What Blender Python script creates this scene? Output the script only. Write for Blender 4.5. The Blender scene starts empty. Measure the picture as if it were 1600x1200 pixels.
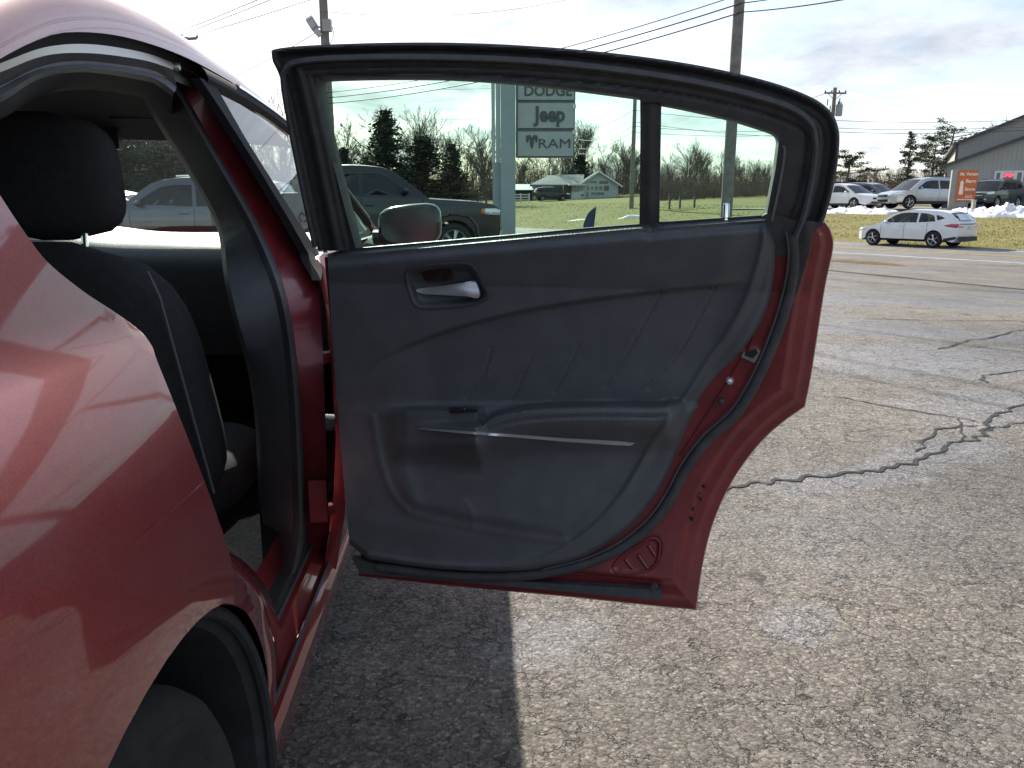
import bpy, bmesh, math, random
import numpy as np
from mathutils import Vector, Matrix, noise, geometry
scene = bpy.context.scene
COL = scene.collection
RAD = math.radians

# ------------------------------------------------------------------ camera
CAM_H = 1.15
PITCH = RAD(13.1)
FOC = 1202.0                      # focal length in pixels of a 1600 wide frame
cam = bpy.data.cameras.new('camera')
cam.sensor_width = 36.0
cam.lens = 36.0 * FOC / 1600.0
cam.clip_start = 0.02
cam.clip_end = 6000
cam_ob = bpy.data.objects.new('camera', cam)
cam_ob.location = (0, 0, CAM_H)
cam_ob.rotation_euler = (RAD(90) - PITCH, 0, 0)
COL.objects.link(cam_ob)
scene.camera = cam_ob

# ------------------------------------------------------------------ sky, sun, exposure
SUN_AZ = RAD(-18.0)               # from +Y towards +X
SUN_EL = RAD(30.0)
world = bpy.data.worlds.new('World')
scene.world = world
world.use_nodes = True
wn = world.node_tree.nodes; wl = world.node_tree.links
wn.clear()
w_out = wn.new('ShaderNodeOutputWorld')
w_bg = wn.new('ShaderNodeBackground'); w_bg.inputs['Strength'].default_value = 0.10
w_sky = wn.new('ShaderNodeTexSky'); w_sky.sky_type = 'NISHITA'
w_sky.sun_disc = False
w_sky.sun_elevation = SUN_EL
w_sky.sun_rotation = SUN_AZ
w_sky.altitude = 300; w_sky.air_density = 1.0; w_sky.dust_density = 1.0; w_sky.ozone_density = 1.2
# thin broken cloud: noise on the dome, in a flat layer seen in perspective
w_tc = wn.new('ShaderNodeTexCoord')
w_sep = wn.new('ShaderNodeSeparateXYZ'); wl.new(w_tc.outputs['Generated'], w_sep.inputs[0])
w_add = wn.new('ShaderNodeMath'); w_add.operation = 'ADD'; w_add.inputs[1].default_value = 0.16
w_max = wn.new('ShaderNodeMath'); w_max.operation = 'MAXIMUM'; w_max.inputs[1].default_value = 0.0
wl.new(w_sep.outputs['Z'], w_max.inputs[0]); wl.new(w_max.outputs[0], w_add.inputs[0])
w_dx = wn.new('ShaderNodeMath'); w_dx.operation = 'DIVIDE'
w_dy = wn.new('ShaderNodeMath'); w_dy.operation = 'DIVIDE'
wl.new(w_sep.outputs['X'], w_dx.inputs[0]); wl.new(w_add.outputs[0], w_dx.inputs[1])
wl.new(w_sep.outputs['Y'], w_dy.inputs[0]); wl.new(w_add.outputs[0], w_dy.inputs[1])
w_com = wn.new('ShaderNodeCombineXYZ'); wl.new(w_dx.outputs[0], w_com.inputs[0]); wl.new(w_dy.outputs[0], w_com.inputs[1])
w_n = wn.new('ShaderNodeTexNoise'); w_n.inputs['Scale'].default_value = 1.15
w_n.inputs['Detail'].default_value = 9; w_n.inputs['Roughness'].default_value = 0.58
w_n.inputs['Distortion'].default_value = 0.35
wl.new(w_com.outputs[0], w_n.inputs['Vector'])
w_r = wn.new('ShaderNodeValToRGB')
w_r.color_ramp.elements[0].position = 0.40; w_r.color_ramp.elements[0].color = (0.12, 0.12, 0.12, 1)
w_r.color_ramp.elements[1].position = 0.62; w_r.color_ramp.elements[1].color = (0.92, 0.92, 0.92, 1)
wl.new(w_n.outputs['Fac'], w_r.inputs[0])
w_n2 = wn.new('ShaderNodeTexNoise'); w_n2.inputs['Scale'].default_value = 3.1
w_n2.inputs['Detail'].default_value = 8; w_n2.inputs['Roughness'].default_value = 0.6
wl.new(w_com.outputs[0], w_n2.inputs['Vector'])
w_cr = wn.new('ShaderNodeValToRGB')           # cloud brightness: grey bellies, white tops
w_cr.color_ramp.elements[0].position = 0.36; w_cr.color_ramp.elements[0].color = (3.15, 3.4, 3.95, 1)
w_cr.color_ramp.elements[1].position = 0.66; w_cr.color_ramp.elements[1].color = (5.1, 5.2, 5.4, 1)
wl.new(w_n2.outputs['Fac'], w_cr.inputs[0])
w_mix = wn.new('ShaderNodeMixRGB')
wl.new(w_r.outputs[0], w_mix.inputs[0]); wl.new(w_sky.outputs[0], w_mix.inputs[1]); wl.new(w_cr.outputs[0], w_mix.inputs[2])
wl.new(w_mix.outputs[0], w_bg.inputs['Color'])
wl.new(w_bg.outputs[0], w_out.inputs['Surface'])

sun = bpy.data.lights.new('sun', 'SUN'); sun.energy = 4.9; sun.angle = RAD(0.53); sun.color = (1.0, 0.935, 0.83)
sun_ob = bpy.data.objects.new('sun', sun); COL.objects.link(sun_ob)
SUN_DIR = Vector((math.sin(SUN_AZ) * math.cos(SUN_EL), math.cos(SUN_AZ) * math.cos(SUN_EL), math.sin(SUN_EL)))
sun_ob.rotation_euler = SUN_DIR.to_track_quat('Z', 'Y').to_euler()
sun_ob.location = (-10, 30, 30)

vs = scene.view_settings
vs.view_transform = 'Standard'; vs.look = 'None'; vs.gamma = 1.0; vs.use_curve_mapping = False
vs.exposure = 1.0
try:
    scene.cycles.max_bounces = 12; scene.cycles.transparent_max_bounces = 24
except Exception: pass

# ------------------------------------------------------------------ materials
MATS = {}
def mat(name, col=(.5, .5, .5), rough=.6, metal=0.0, coat=0.0, spec=.5, var=0.0, vscale=20.0, bump=0.0, bscale=60.0, emit=None, coat_rough=.03, detail=4):
    if name in MATS: return MATS[name]
    m = bpy.data.materials.new(name); m.use_nodes = True
    nt = m.node_tree; b = nt.nodes['Principled BSDF']
    b.inputs['Base Color'].default_value = (*col, 1)
    b.inputs['Roughness'].default_value = rough
    b.inputs['Metallic'].default_value = metal
    b.inputs['Coat Weight'].default_value = coat
    b.inputs['Coat Roughness'].default_value = coat_rough
    b.inputs['Specular IOR Level'].default_value = spec
    if emit:
        b.inputs['Emission Color'].default_value = (*emit[0], 1); b.inputs['Emission Strength'].default_value = emit[1]
    if var or bump:
        tc = nt.nodes.new('ShaderNodeTexCoord')
    if var:
        n = nt.nodes.new('ShaderNodeTexNoise'); n.inputs['Scale'].default_value = vscale; n.inputs['Detail'].default_value = detail
        nt.links.new(tc.outputs['Object'], n.inputs['Vector'])
        r = nt.nodes.new('ShaderNodeValToRGB')
        r.color_ramp.elements[0].position = .3; r.color_ramp.elements[1].position = .7
        r.color_ramp.elements[0].color = tuple(max(0, c * (1 - var)) for c in col) + (1,)
        r.color_ramp.elements[1].color = tuple(min(1, c * (1 + var)) for c in col) + (1,)
        nt.links.new(n.outputs['Fac'], r.inputs[0]); nt.links.new(r.outputs[0], b.inputs['Base Color'])
    if bump:
        n2 = nt.nodes.new('ShaderNodeTexNoise'); n2.inputs['Scale'].default_value = bscale; n2.inputs['Detail'].default_value = 5
        nt.links.new(tc.outputs['Object'], n2.inputs['Vector'])
        bp = nt.nodes.new('ShaderNodeBump'); bp.inputs['Strength'].default_value = bump; bp.inputs['Distance'].default_value = .004
        nt.links.new(n2.outputs['Fac'], bp.inputs['Height']); nt.links.new(bp.outputs[0], b.inputs['Normal'])
    MATS[name] = m
    return m

def glass_mat(name, tint, rough=0.0, ior=1.45, dirt=0.0):
    """thin pane: tinted see-through plus mirror reflection by Fresnel, some dust"""
    if name in MATS: return MATS[name]
    m = bpy.data.materials.new(name); m.use_nodes = True
    nt = m.node_tree; nt.nodes.clear()
    o = nt.nodes.new('ShaderNodeOutputMaterial')
    t = nt.nodes.new('ShaderNodeBsdfTransparent'); t.inputs[0].default_value = (*tint, 1)
    g = nt.nodes.new('ShaderNodeBsdfGlossy'); g.inputs['Roughness'].default_value = rough
    f = nt.nodes.new('ShaderNodeFresnel'); f.inputs[0].default_value = ior
    mx = nt.nodes.new('ShaderNodeMixShader')
    nt.links.new(f.outputs[0], mx.inputs[0]); nt.links.new(t.outputs[0], mx.inputs[1]); nt.links.new(g.outputs[0], mx.inputs[2])
    last = mx
    if dirt:
        d = nt.nodes.new('ShaderNodeBsdfDiffuse'); d.inputs[0].default_value = (.55, .55, .52, 1)
        tc = nt.nodes.new('ShaderNodeTexCoord'); n = nt.nodes.new('ShaderNodeTexNoise')
        n.inputs['Scale'].default_value = 9; n.inputs['Detail'].default_value = 6
        nt.links.new(tc.outputs['Object'], n.inputs['Vector'])
        r = nt.nodes.new('ShaderNodeMapRange'); r.inputs[1].default_value = .35; r.inputs[2].default_value = .75
        r.inputs[3].default_value = dirt * .4; r.inputs[4].default_value = dirt
        nt.links.new(n.outputs['Fac'], r.inputs[0])
        m2 = nt.nodes.new('ShaderNodeMixShader')
        nt.links.new(r.outputs[0], m2.inputs[0]); nt.links.new(mx.outputs[0], m2.inputs[1]); nt.links.new(d.outputs[0], m2.inputs[2])
        last = m2
    nt.links.new(last.outputs[0], o.inputs['Surface'])
    MATS[name] = m
    return m

# ------------------------------------------------------------------ object helpers
def link(o, parent=None):
    COL.objects.link(o)
    if parent is not None: o.parent = parent
    return o
def tag(o, label=None, cat=None, group=None, kind=None):
    if label: o['label'] = label
    if cat: o['category'] = cat
    if group: o['group'] = group
    if kind: o['kind'] = kind
    return o
def empty(name, loc=(0, 0, 0), rz=0.0, label=None, cat=None, group=None):
    o = bpy.data.objects.new(name, None); o.empty_display_size = .2
    o.location = loc; o.rotation_euler = (0, 0, rz); link(o)
    return tag(o, label, cat, group)
PARENT_INV = {}
def mk(name, verts, faces, m, parent=None, smooth=True, sharp=None):
    """one mesh object; world-space verts are re-expressed in the parent's own frame"""
    me = bpy.data.meshes.new(name)
    me.from_pydata([tuple(v) for v in verts], [], faces)
    if smooth: me.polygons.foreach_set('use_smooth', [True] * len(me.polygons))
    me.update()
    if smooth and sharp:
        try: me.set_sharp_from_angle(angle=RAD(sharp))
        except Exception: pass
    o = bpy.data.objects.new(name, me)
    if m is not None: me.materials.append(m)
    link(o, parent)
    return o
def local_mk(name, verts, faces, m, root, parent=None, **k):
    """verts in world space, stored relative to root (an Empty placed with loc + rz); parent is root or one of its parts"""
    mi = Matrix.LocRotScale(root.location, root.rotation_euler, None).inverted()
    return mk(name, [mi @ Vector(v) for v in verts], faces, m, parent or root, **k)
def copy_tree(o, parent=None):
    c = o.copy(); COL.objects.link(c); c.parent = parent
    for ch in list(o.children): copy_tree(ch, c)
    return c

class MB:
    """collects simple shapes into one mesh"""
    def __init__(s): s.v = []; s.f = []
    def add(s, v, f):
        n = len(s.v); s.v += [Vector(p) for p in v]; s.f += [tuple(i + n for i in q) for q in f]; return s
    def box(s, c, d, rz=0.0, M=None):
        x, y, z = d[0] / 2, d[1] / 2, d[2] / 2
        v = [Vector(p) for p in ((-x, -y, -z), (x, -y, -z), (x, y, -z), (-x, y, -z), (-x, -y, z), (x, -y, z), (x, y, z), (-x, y, z))]
        r = Matrix.Rotation(rz, 3, 'Z') if M is None else M
        return s.add([r @ p + Vector(c) for p in v], [(0, 3, 2, 1), (4, 5, 6, 7), (0, 1, 5, 4), (1, 2, 6, 5), (2, 3, 7, 6), (3, 0, 4, 7)])
    def tube(s, pts, rad, n=6, cap=True, squash=None):
        pts = [Vector(p) for p in pts]; N = len(pts); rings = []
        up = Vector((0, 0, 1)); last = None
        for i, p in enumerate(pts):
            t = (pts[min(i + 1, N - 1)] - pts[max(i - 1, 0)])
            if t.length < 1e-9: t = Vector((0, 0, 1))
            t.normalize()
            a = last if last is not None else (up if abs(t.z) < .95 else Vector((1, 0, 0)))
            a = (a - t * a.dot(t))
            if a.length < 1e-6: a = t.orthogonal()
            a.normalize(); b = t.cross(a); last = a
            r = rad[i] if isinstance(rad, (list, tuple)) else rad
            rings.append([p + (a * math.cos(2 * math.pi * k / n) + b * math.sin(2 * math.pi * k / n)) * r for k in range(n)])
        base = len(s.v)
        for r in rings: s.v += r
        for i in range(N - 1):
            for k in range(n):
                k2 = (k + 1) % n
                s.f.append((base + i * n + k, base + i * n + k2, base + (i + 1) * n + k2, base + (i + 1) * n + k))
        if cap:
            s.f.append(tuple(base + k for k in reversed(range(n)))); s.f.append(tuple(base + (N - 1) * n + k for k in range(n)))
        return s
    def lathe(s, prof, c, axis, n=32, closed=False):
        """prof: (radius, height along axis)"""
        ax = Vector(axis).normalized(); a = ax.orthogonal().normalized(); b = ax.cross(a); c = Vector(c)
        base = len(s.v); M = len(prof)
        for k in range(n):
            an = 2 * math.pi * k / n; d = a * math.cos(an) + b * math.sin(an)
            for r, h in prof: s.v.append(c + d * r + ax * h)
        for k in range(n):
            k2 = (k + 1) % n
            for j in range(M if closed else M - 1):
                j2 = (j + 1) % M
                s.f.append((base + k * M + j, base + k2 * M + j, base + k2 * M + j2, base + k * M + j2))
        return s
    def prism(s, poly, fr, thick, nrm):
        """poly: 2-D points -> fr(p) front points, extruded back by thick along nrm"""
        n = len(poly); f = [Vector(fr(p)) for p in poly]; bk = [p - Vector(nrm) * thick for p in f]
        base = len(s.v); s.v += f + bk
        tri = geometry.tessellate_polygon([[Vector((p[0], p[1], 0)) for p in poly]])
        for t in tri: s.f.append(tuple(base + i for i in t)); s.f.append(tuple(base + n + i for i in reversed(t)))
        for i in range(n):
            j = (i + 1) % n; s.f.append((base + i, base + n + i, base + n + j, base + j))
        return s
    def grid(s, rows):
        base = len(s.v); R_ = len(rows); C_ = len(rows[0])
        for r in rows: s.v += [Vector(p) for p in r]
        for i in range(R_ - 1):
            for j in range(C_ - 1):
                s.f.append((base + i * C_ + j, base + i * C_ + j + 1, base + (i + 1) * C_ + j + 1, base + (i + 1) * C_ + j))
        return s
    def build(s, name, m, parent=None, root=None, smooth=False, sharp=35):
        if root is not None: return local_mk(name, s.v, s.f, m, root, parent, smooth=smooth, sharp=sharp)
        return mk(name, s.v, s.f, m, parent, smooth=smooth, sharp=sharp)

def sstep(a, b, x):
    t = min(1, max(0, (x - a) / (b - a))); return t * t * (3 - 2 * t)
def lerp(a, b, t): return a + (b - a) * t
def interp(tb, x):
    if x <= tb[0][0]: return tb[0][1]
    for (a, b), (c, d) in zip(tb, tb[1:]):
        if x <= c: return b + (d - b) * (x - a) / (c - a)
    return tb[-1][1]
def cr(pts, n=6, closed=False):
    """Catmull-Rom through points of any dimension"""
    P_ = [tuple(p) for p in pts]; out = []; N = len(P_)
    for i in range(N if closed else N - 1):
        p0 = P_[(i - 1) % N] if closed else P_[max(i - 1, 0)]; p1 = P_[i]; p2 = P_[(i + 1) % N]
        p3 = P_[(i + 2) % N] if closed else P_[min(i + 2, N - 1)]
        for k in range(n):
            t = k / n
            out.append(tuple(.5 * (2 * b + (c - a) * t + (2 * a - 5 * b + 4 * c - d) * t * t + (3 * b - a - 3 * c + d) * t ** 3) for a, b, c, d in zip(p0, p1, p2, p3)))
    if not closed: out.append(P_[-1])
    return out
def inside(p, poly):
    x, y = p; c = False; j = len(poly) - 1
    for i in range(len(poly)):
        xi, yi = poly[i]; xj, yj = poly[j]
        if (yi > y) != (yj > y) and x < (xj - xi) * (y - yi) / (yj - yi) + xi: c = not c
        j = i
    return c
_SEG = {}
def dist_poly(p, pts, closed=False):
    """distance to a polyline"""
    key = (id(pts), len(pts), closed, pts[0], pts[-1])
    s = _SEG.get(key)
    if s is None:
        a = np.array([q[:2] for q in pts], float)
        if closed: a = np.vstack([a, a[:1]])
        d = a[1:] - a[:-1]; L = np.maximum((d * d).sum(1), 1e-12)
        s = (a[:-1], d, L, pts); _SEG[key] = s
    a, d, L, _ = s
    vx = p[0] - a[:, 0]; vy = p[1] - a[:, 1]
    t = np.clip((vx * d[:, 0] + vy * d[:, 1]) / L, 0, 1)
    ex = vx - d[:, 0] * t; ey = vy - d[:, 1] * t
    return math.sqrt((ex * ex + ey * ey).min())
def inside_many(X, Y, poly):
    c = np.zeros(X.shape, bool); j = len(poly) - 1
    for i in range(len(poly)):
        xi, yi = poly[i]; xj, yj = poly[j]
        if yi != yj: c ^= ((yi > Y) != (yj > Y)) & (X < (xj - xi) * (Y - yi) / (yj - yi) + xi)
        j = i
    return c
def dist_many(X, Y, loop):
    best = np.full(X.shape, 1e18); n = len(loop)
    for i in range(n):
        ax, ay = loop[i]; bx, by = loop[(i + 1) % n]; dx, dy = bx - ax, by - ay; L = max(dx * dx + dy * dy, 1e-12)
        t = np.clip(((X - ax) * dx + (Y - ay) * dy) / L, 0, 1)
        best = np.minimum(best, (X - ax - dx * t) ** 2 + (Y - ay - dy * t) ** 2)
    return np.sqrt(best)
def resample(loop, sp):
    out = []
    N = len(loop)
    for i in range(N):
        a = loop[i]; b = loop[(i + 1) % N]
        L = math.hypot(b[0] - a[0], b[1] - a[1]); k = max(1, int(round(L / sp)))
        for j in range(k):
            t = j / k; out.append((a[0] + (b[0] - a[0]) * t, a[1] + (b[1] - a[1]) * t))
    return out
def fill2d(outer, holes, sp):
    """triangulated sheet of even density inside outer minus holes"""
    loops = [resample(l, sp) for l in [outer] + list(holes)]
    V = []; E_ = []
    for l in loops:
        b = len(V); V += [Vector(p) for p in l]; E_ += [(b + i, b + (i + 1) % len(l)) for i in range(len(l))]
    xs = [p[0] for p in outer]; ys = [p[1] for p in outer]
    gx = np.arange(min(xs), max(xs), sp); gy = np.arange(min(ys) + sp * .5, max(ys), sp * .87)
    if len(gx) and len(gy):
        X, Y = np.meshgrid(gx, gy); X = X + (np.arange(len(gy)) % 2)[:, None] * sp * .5
        X = X.ravel(); Y = Y.ravel(); ok = inside_many(X, Y, loops[0])
        for h in loops[1:]: ok &= ~inside_many(X, Y, h)
        X = X[ok]; Y = Y[ok]
        ok = np.ones(X.shape, bool)
        for l in loops: ok &= dist_many(X, Y, l) > sp * .45
        V += [Vector((float(a), float(b))) for a, b in zip(X[ok], Y[ok])]
    r = geometry.delaunay_2d_cdt(V, E_, [], 0, 1e-7)
    vo, fo = r[0], r[2]
    cx = np.array([sum(vo[i][0] for i in f) / len(f) for f in fo]); cy = np.array([sum(vo[i][1] for i in f) / len(f) for f in fo])
    ok = inside_many(cx, cy, loops[0])
    for h in loops[1:]: ok &= ~inside_many(cx, cy, h)
    F_ = [tuple(f) for f, k in zip(fo, ok) if k]
    return [(v[0], v[1]) for v in vo], F_
def sheet(outer, holes, sp, fmap, nrm, back=0.0, closed=False):
    """fmap(x, y) -> point; nrm(x, y) -> outward normal; returns verts, faces of a solid-looking panel"""
    P2, F_ = fill2d(outer, holes, sp)
    V = [Vector(fmap(*p)) for p in P2]
    if F_:
        s_ = 0
        for f in F_[:200]:
            a, b, c = V[f[0]], V[f[1]], V[f[2]]; s_ += (b - a).cross(c - a).dot(Vector(nrm(*P2[f[0]])))
        if s_ < 0: F_ = [tuple(reversed(f)) for f in F_]
    faces = list(F_)
    if back:
        cnt = {}
        for f in F_:
            for i in range(len(f)):
                a, b = f[i], f[(i + 1) % len(f)]
                cnt[(a, b)] = 1
        bnd = [(a, b) for (a, b) in cnt if (b, a) not in cnt]
        idx = {}
        if closed:
            n = len(V); V += [V[i] - Vector(nrm(*P2[i])) * back for i in range(n)]
            faces += [tuple(reversed([i + n for i in f])) for f in F_]
            for a, b in bnd: faces.append((b, a, a + n, b + n))
        else:
            for a, b in bnd:
                for i in (a, b):
                    if i not in idx: idx[i] = len(V); V.append(V[i] - Vector(nrm(*P2[i])) * back)
                faces.append((b, a, idx[a], idx[b]))
    return V, faces

# ------------------------------------------------------------------ picture rays -> points of the place
_c, _s = math.cos(PITCH), math.sin(PITCH)
def ray(px, py):
    x = (px - 800) / FOC; y = (600 - py) / FOC
    return Vector((x, _c + y * _s, -_s + y * _c))
EYE = Vector((0, 0, CAM_H))
def at(px, py, Y): d = ray(px, py); return EYE + d * (Y / d.y)
def at_z(px, py, z): d = ray(px, py); return EYE + d * ((z - CAM_H) / d.z)

def text_mesh(body, size, extrude=.004, bold=0.0, sx=1.0):
    cu = bpy.data.curves.new('lettering', 'FONT'); cu.body = body; cu.size = size; cu.extrude = extrude; cu.offset = bold
    cu.align_x = 'CENTER'; cu.align_y = 'CENTER'; cu.resolution_u = 3
    o = bpy.data.objects.new('lettering', cu); COL.objects.link(o)
    dg = bpy.context.evaluated_depsgraph_get(); dg.update()
    me = bpy.data.meshes.new_from_object(o.evaluated_get(dg))
    v = [(p.co.x * sx, p.co.y, p.co.z) for p in me.vertices]; f = [tuple(p.vertices) for p in me.polygons]
    bpy.data.objects.remove(o); bpy.data.curves.remove(cu); bpy.data.meshes.remove(me)
    return v, f

# ================================================================== SETTING
RP0 = Vector((19.1, 29.2)); RN = Vector((.839, .544)).normalized(); RD = Vector((-RN.y, RN.x))   # far road edge, across, along
def qr(x, y): v = Vector((x, y)) - RP0; return v.dot(RN), v.dot(RD)
def xy(q, r): return RP0 + RN * q + RD * r
def hz(q, r):
    if q <= -26: return 0.0
    if q <= -8: return -.5 * sstep(-26, -8, q)
    if q <= 0: return -.5
    if q <= 13: return -.5 + .107 * q
    return .891 + min(q - 13, 45) * .05 * sstep(20, 45, r) + max(0, q - 58) * .012
def gz(x, y): return hz(*qr(x, y))
def sheet_qr(name, qs, rs, dz, m, parent=None, jag=0.0, kind='structure', seed=1):
    rows = []
    for i, q in enumerate(qs):
        row = []
        for r in rs:
            qq = q
            if jag and (i == 0 or i == len(qs) - 1): qq = q + jag * (noise.noise(Vector((r * .35, seed, 0))) + .5 * noise.noise(Vector((r * 1.7, seed, 3))))
            p = xy(qq, r); row.append((p.x, p.y, hz(qq, r) + dz))
        rows.append(row)
    b = MB().grid(rows); b.f = [tuple(reversed(f)) for f in b.f]
    # make sure the sheet faces up
    v = b.v; f = b.f[0]
    if (v[f[1]] - v[f[0]]).cross(v[f[2]] - v[f[0]]).z < 0: b.f = [tuple(reversed(f)) for f in b.f]
    o = b.build(name, m, parent, smooth=True, sharp=60)
    if kind: o['kind'] = kind
    return o
def steps(a, b, d): n = max(1, int(round((b - a) / d))); return [a + (b - a) * i / n for i in range(n + 1)]

def nodes(name):
    m = bpy.data.materials.new(name); m.use_nodes = True
    MATS[name] = m
    nt = m.node_tree; return m, nt, nt.nodes['Principled BSDF']
def N(nt, kind, **k):
    n = nt.nodes.new('ShaderNode' + kind)
    for a, v in k.items():
        if a in n.inputs: n.inputs[a].default_value = v
        else: setattr(n, a, v)
    return n
def ramp(nt, src, stops):
    r = nt.nodes.new('ShaderNodeValToRGB'); cr_ = r.color_ramp
    while len(cr_.elements) < len(stops): cr_.elements.new(.5)
    for e, (p, c) in zip(cr_.elements, stops):
        e.position = p; e.color = (c, c, c, 1) if isinstance(c, (int, float)) else (*c, 1)
    nt.links.new(src, r.inputs[0]); return r.outputs[0]
def mixc(nt, fac, a, b, mode='MIX'):
    n = nt.nodes.new('ShaderNodeMixRGB'); n.blend_type = mode
    for i, s in zip(n.inputs, (fac, a, b)):
        if hasattr(s, 'links'): nt.links.new(s, i)
        elif isinstance(s, (int, float)): i.default_value = s if i.type == 'VALUE' else (s, s, s, 1)
        else: i.default_value = (*s, 1)
    return n.outputs[0]
def mth(nt, op, a, b=None):
    n = nt.nodes.new('ShaderNodeMath'); n.operation = op
    for i, s in zip(n.inputs, (a, b)):
        if s is None: continue
        if hasattr(s, 'links'): nt.links.new(s, i)
        else: i.default_value = s
    return n.outputs[0]

def asphalt_material(name, lo, hi, crack=1.0, stone=1.0, scale=1.0, gloss=.5, stains=()):
    m, nt, b = nodes(name)
    tc = N(nt, 'TexCoord'); co = tc.outputs['Object']
    big = N(nt, 'TexNoise', Scale=.55 * scale, Detail=7, Roughness=.62); nt.links.new(co, big.inputs['Vector'])
    mid = N(nt, 'TexNoise', Scale=3.2 * scale, Detail=6, Roughness=.65); nt.links.new(co, mid.inputs['Vector'])
    fine = N(nt, 'TexNoise', Scale=70 * scale, Detail=6, Roughness=.8); nt.links.new(co, fine.inputs['Vector'])
    col = mixc(nt, ramp(nt, big.outputs['Fac'], [(.34, 0), (.64, 1)]), lo, hi)
    col = mixc(nt, .85, col, ramp(nt, mid.outputs['Fac'], [(.3, .84), (.7, 1.13)]), 'MULTIPLY')
    st = N(nt, 'TexVoronoi', Scale=118 * scale); nt.links.new(co, st.inputs['Vector'])
    sep = N(nt, 'SeparateColor'); nt.links.new(st.outputs['Color'], sep.inputs[0])
    col = mixc(nt, .9 * stone, col, ramp(nt, sep.outputs[0], [(0, .52), (.55, .95), (.9, 1.35), (1, 1.95)]), 'MULTIPLY')
    gap = ramp(nt, st.outputs['Distance'], [(.0, 1), (.55, 1), (.85, .55)])
    col = mixc(nt, .8 * stone, col, gap, 'MULTIPLY')
    # crack network, two sizes, broken up by patches
    dn = N(nt, 'TexNoise', Scale=5 * scale, Detail=5, Roughness=.7); nt.links.new(co, dn.inputs['Vector'])
    off = N(nt, 'VectorMath', operation='MULTIPLY_ADD'); nt.links.new(dn.outputs['Color'], off.inputs[0])
    off.inputs[1].default_value = (.26 / scale, .26 / scale, 0); nt.links.new(co, off.inputs[2])
    ck = []
    for sc, wdt, lo_, hi_ in ((2.1, .0045, .46, .60), (6.0, .012, .33, .52), (15., .026, .34, .52)):
        v = N(nt, 'TexVoronoi', Scale=sc * scale, feature='DISTANCE_TO_EDGE'); nt.links.new(off.outputs[0], v.inputs['Vector'])
        line = ramp(nt, v.outputs['Distance'], [(0, 1), (wdt * .45, 1), (wdt, 0)])
        pn = N(nt, 'TexNoise', Scale=sc * .33 * scale, Detail=3); nt.links.new(co, pn.inputs['Vector'])
        ck.append(mth(nt, 'MULTIPLY', line, ramp(nt, pn.outputs['Fac'], [(lo_, 0), (hi_, 1)])))
    cks = mth(nt, 'MAXIMUM', mth(nt, 'MAXIMUM', ck[0], ck[1]), ck[2])
    cks = mth(nt, 'MULTIPLY', cks, crack)
    col = mixc(nt, mth(nt, 'MULTIPLY', cks, .8), col, (.022, .021, .021))
    # smoother damp-looking patches
    pn = N(nt, 'TexNoise', Scale=.42 * scale, Detail=5, Roughness=.55); nt.links.new(co, pn.inputs['Vector'])
    pm = ramp(nt, pn.outputs['Fac'], [(.52, 0), (.60, 1)])
    col = mixc(nt, mth(nt, 'MULTIPLY', pm, .55), col, mixc(nt, 1., col, (.78, .84, .98), 'MULTIPLY'))
    # dried meltwater marks: soft-edged ellipses broken up by noise
    if stains:
        en = N(nt, 'TexNoise', Scale=2.2, Detail=7, Roughness=.65); nt.links.new(co, en.inputs['Vector'])
        tot = None
        for cx, cy, rx, ry, ang in stains:
            mp = N(nt, 'Mapping', vector_type='TEXTURE'); nt.links.new(co, mp.inputs['Vector'])
            mp.inputs['Location'].default_value = (cx, cy, 0); mp.inputs['Rotation'].default_value = (0, 0, ang); mp.inputs['Scale'].default_value = (rx, ry, 1e6)
            ln = N(nt, 'VectorMath', operation='LENGTH'); nt.links.new(mp.outputs[0], ln.inputs[0])
            v_ = mth(nt, 'SUBTRACT', mth(nt, 'ADD', 1.0, mth(nt, 'MULTIPLY', mth(nt, 'SUBTRACT', en.outputs['Fac'], .5), 2.6)), ln.outputs['Value'])
            tot = v_ if tot is None else mth(nt, 'MAXIMUM', tot, v_)
        sm = ramp(nt, tot, [(.0, 0), (.22, .55), (.8, .8)])
        col = mixc(nt, mth(nt, 'MULTIPLY', sm, .75), col, mixc(nt, 1., col, (1.02, 1.14, 1.42), 'MULTIPLY'))
        pm = mth(nt, 'MAXIMUM', pm, sm)
    nt.links.new(col, b.inputs['Base Color'])
    rg = N(nt, 'MapRange'); rg.inputs[3].default_value = .82; rg.inputs[4].default_value = gloss
    nt.links.new(pm, rg.inputs[0]); nt.links.new(rg.outputs[0], b.inputs['Roughness'])
    b.inputs['Specular IOR Level'].default_value = .45
    h = mth(nt, 'ADD', mth(nt, 'MULTIPLY', st.outputs['Distance'], -.22), mth(nt, 'MULTIPLY', fine.outputs['Fac'], .9))
    h = mth(nt, 'ADD', h, mth(nt, 'MULTIPLY', sep.outputs[1], .24))
    lum = N(nt, 'TexNoise', Scale=17 * scale, Detail=6, Roughness=.75); nt.links.new(co, lum.inputs['Vector'])
    h = mth(nt, 'ADD', h, mth(nt, 'MULTIPLY', lum.outputs['Fac'], 1.1))
    h = mth(nt, 'SUBTRACT', h, mth(nt, 'MULTIPLY', cks, 1.3))
    bp = N(nt, 'Bump'); bp.inputs['Strength'].default_value = .8; bp.inputs['Distance'].default_value = .010
    nt.links.new(h, bp.inputs['Height']); nt.links.new(bp.outputs[0], b.inputs['Normal'])
    return m
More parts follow.
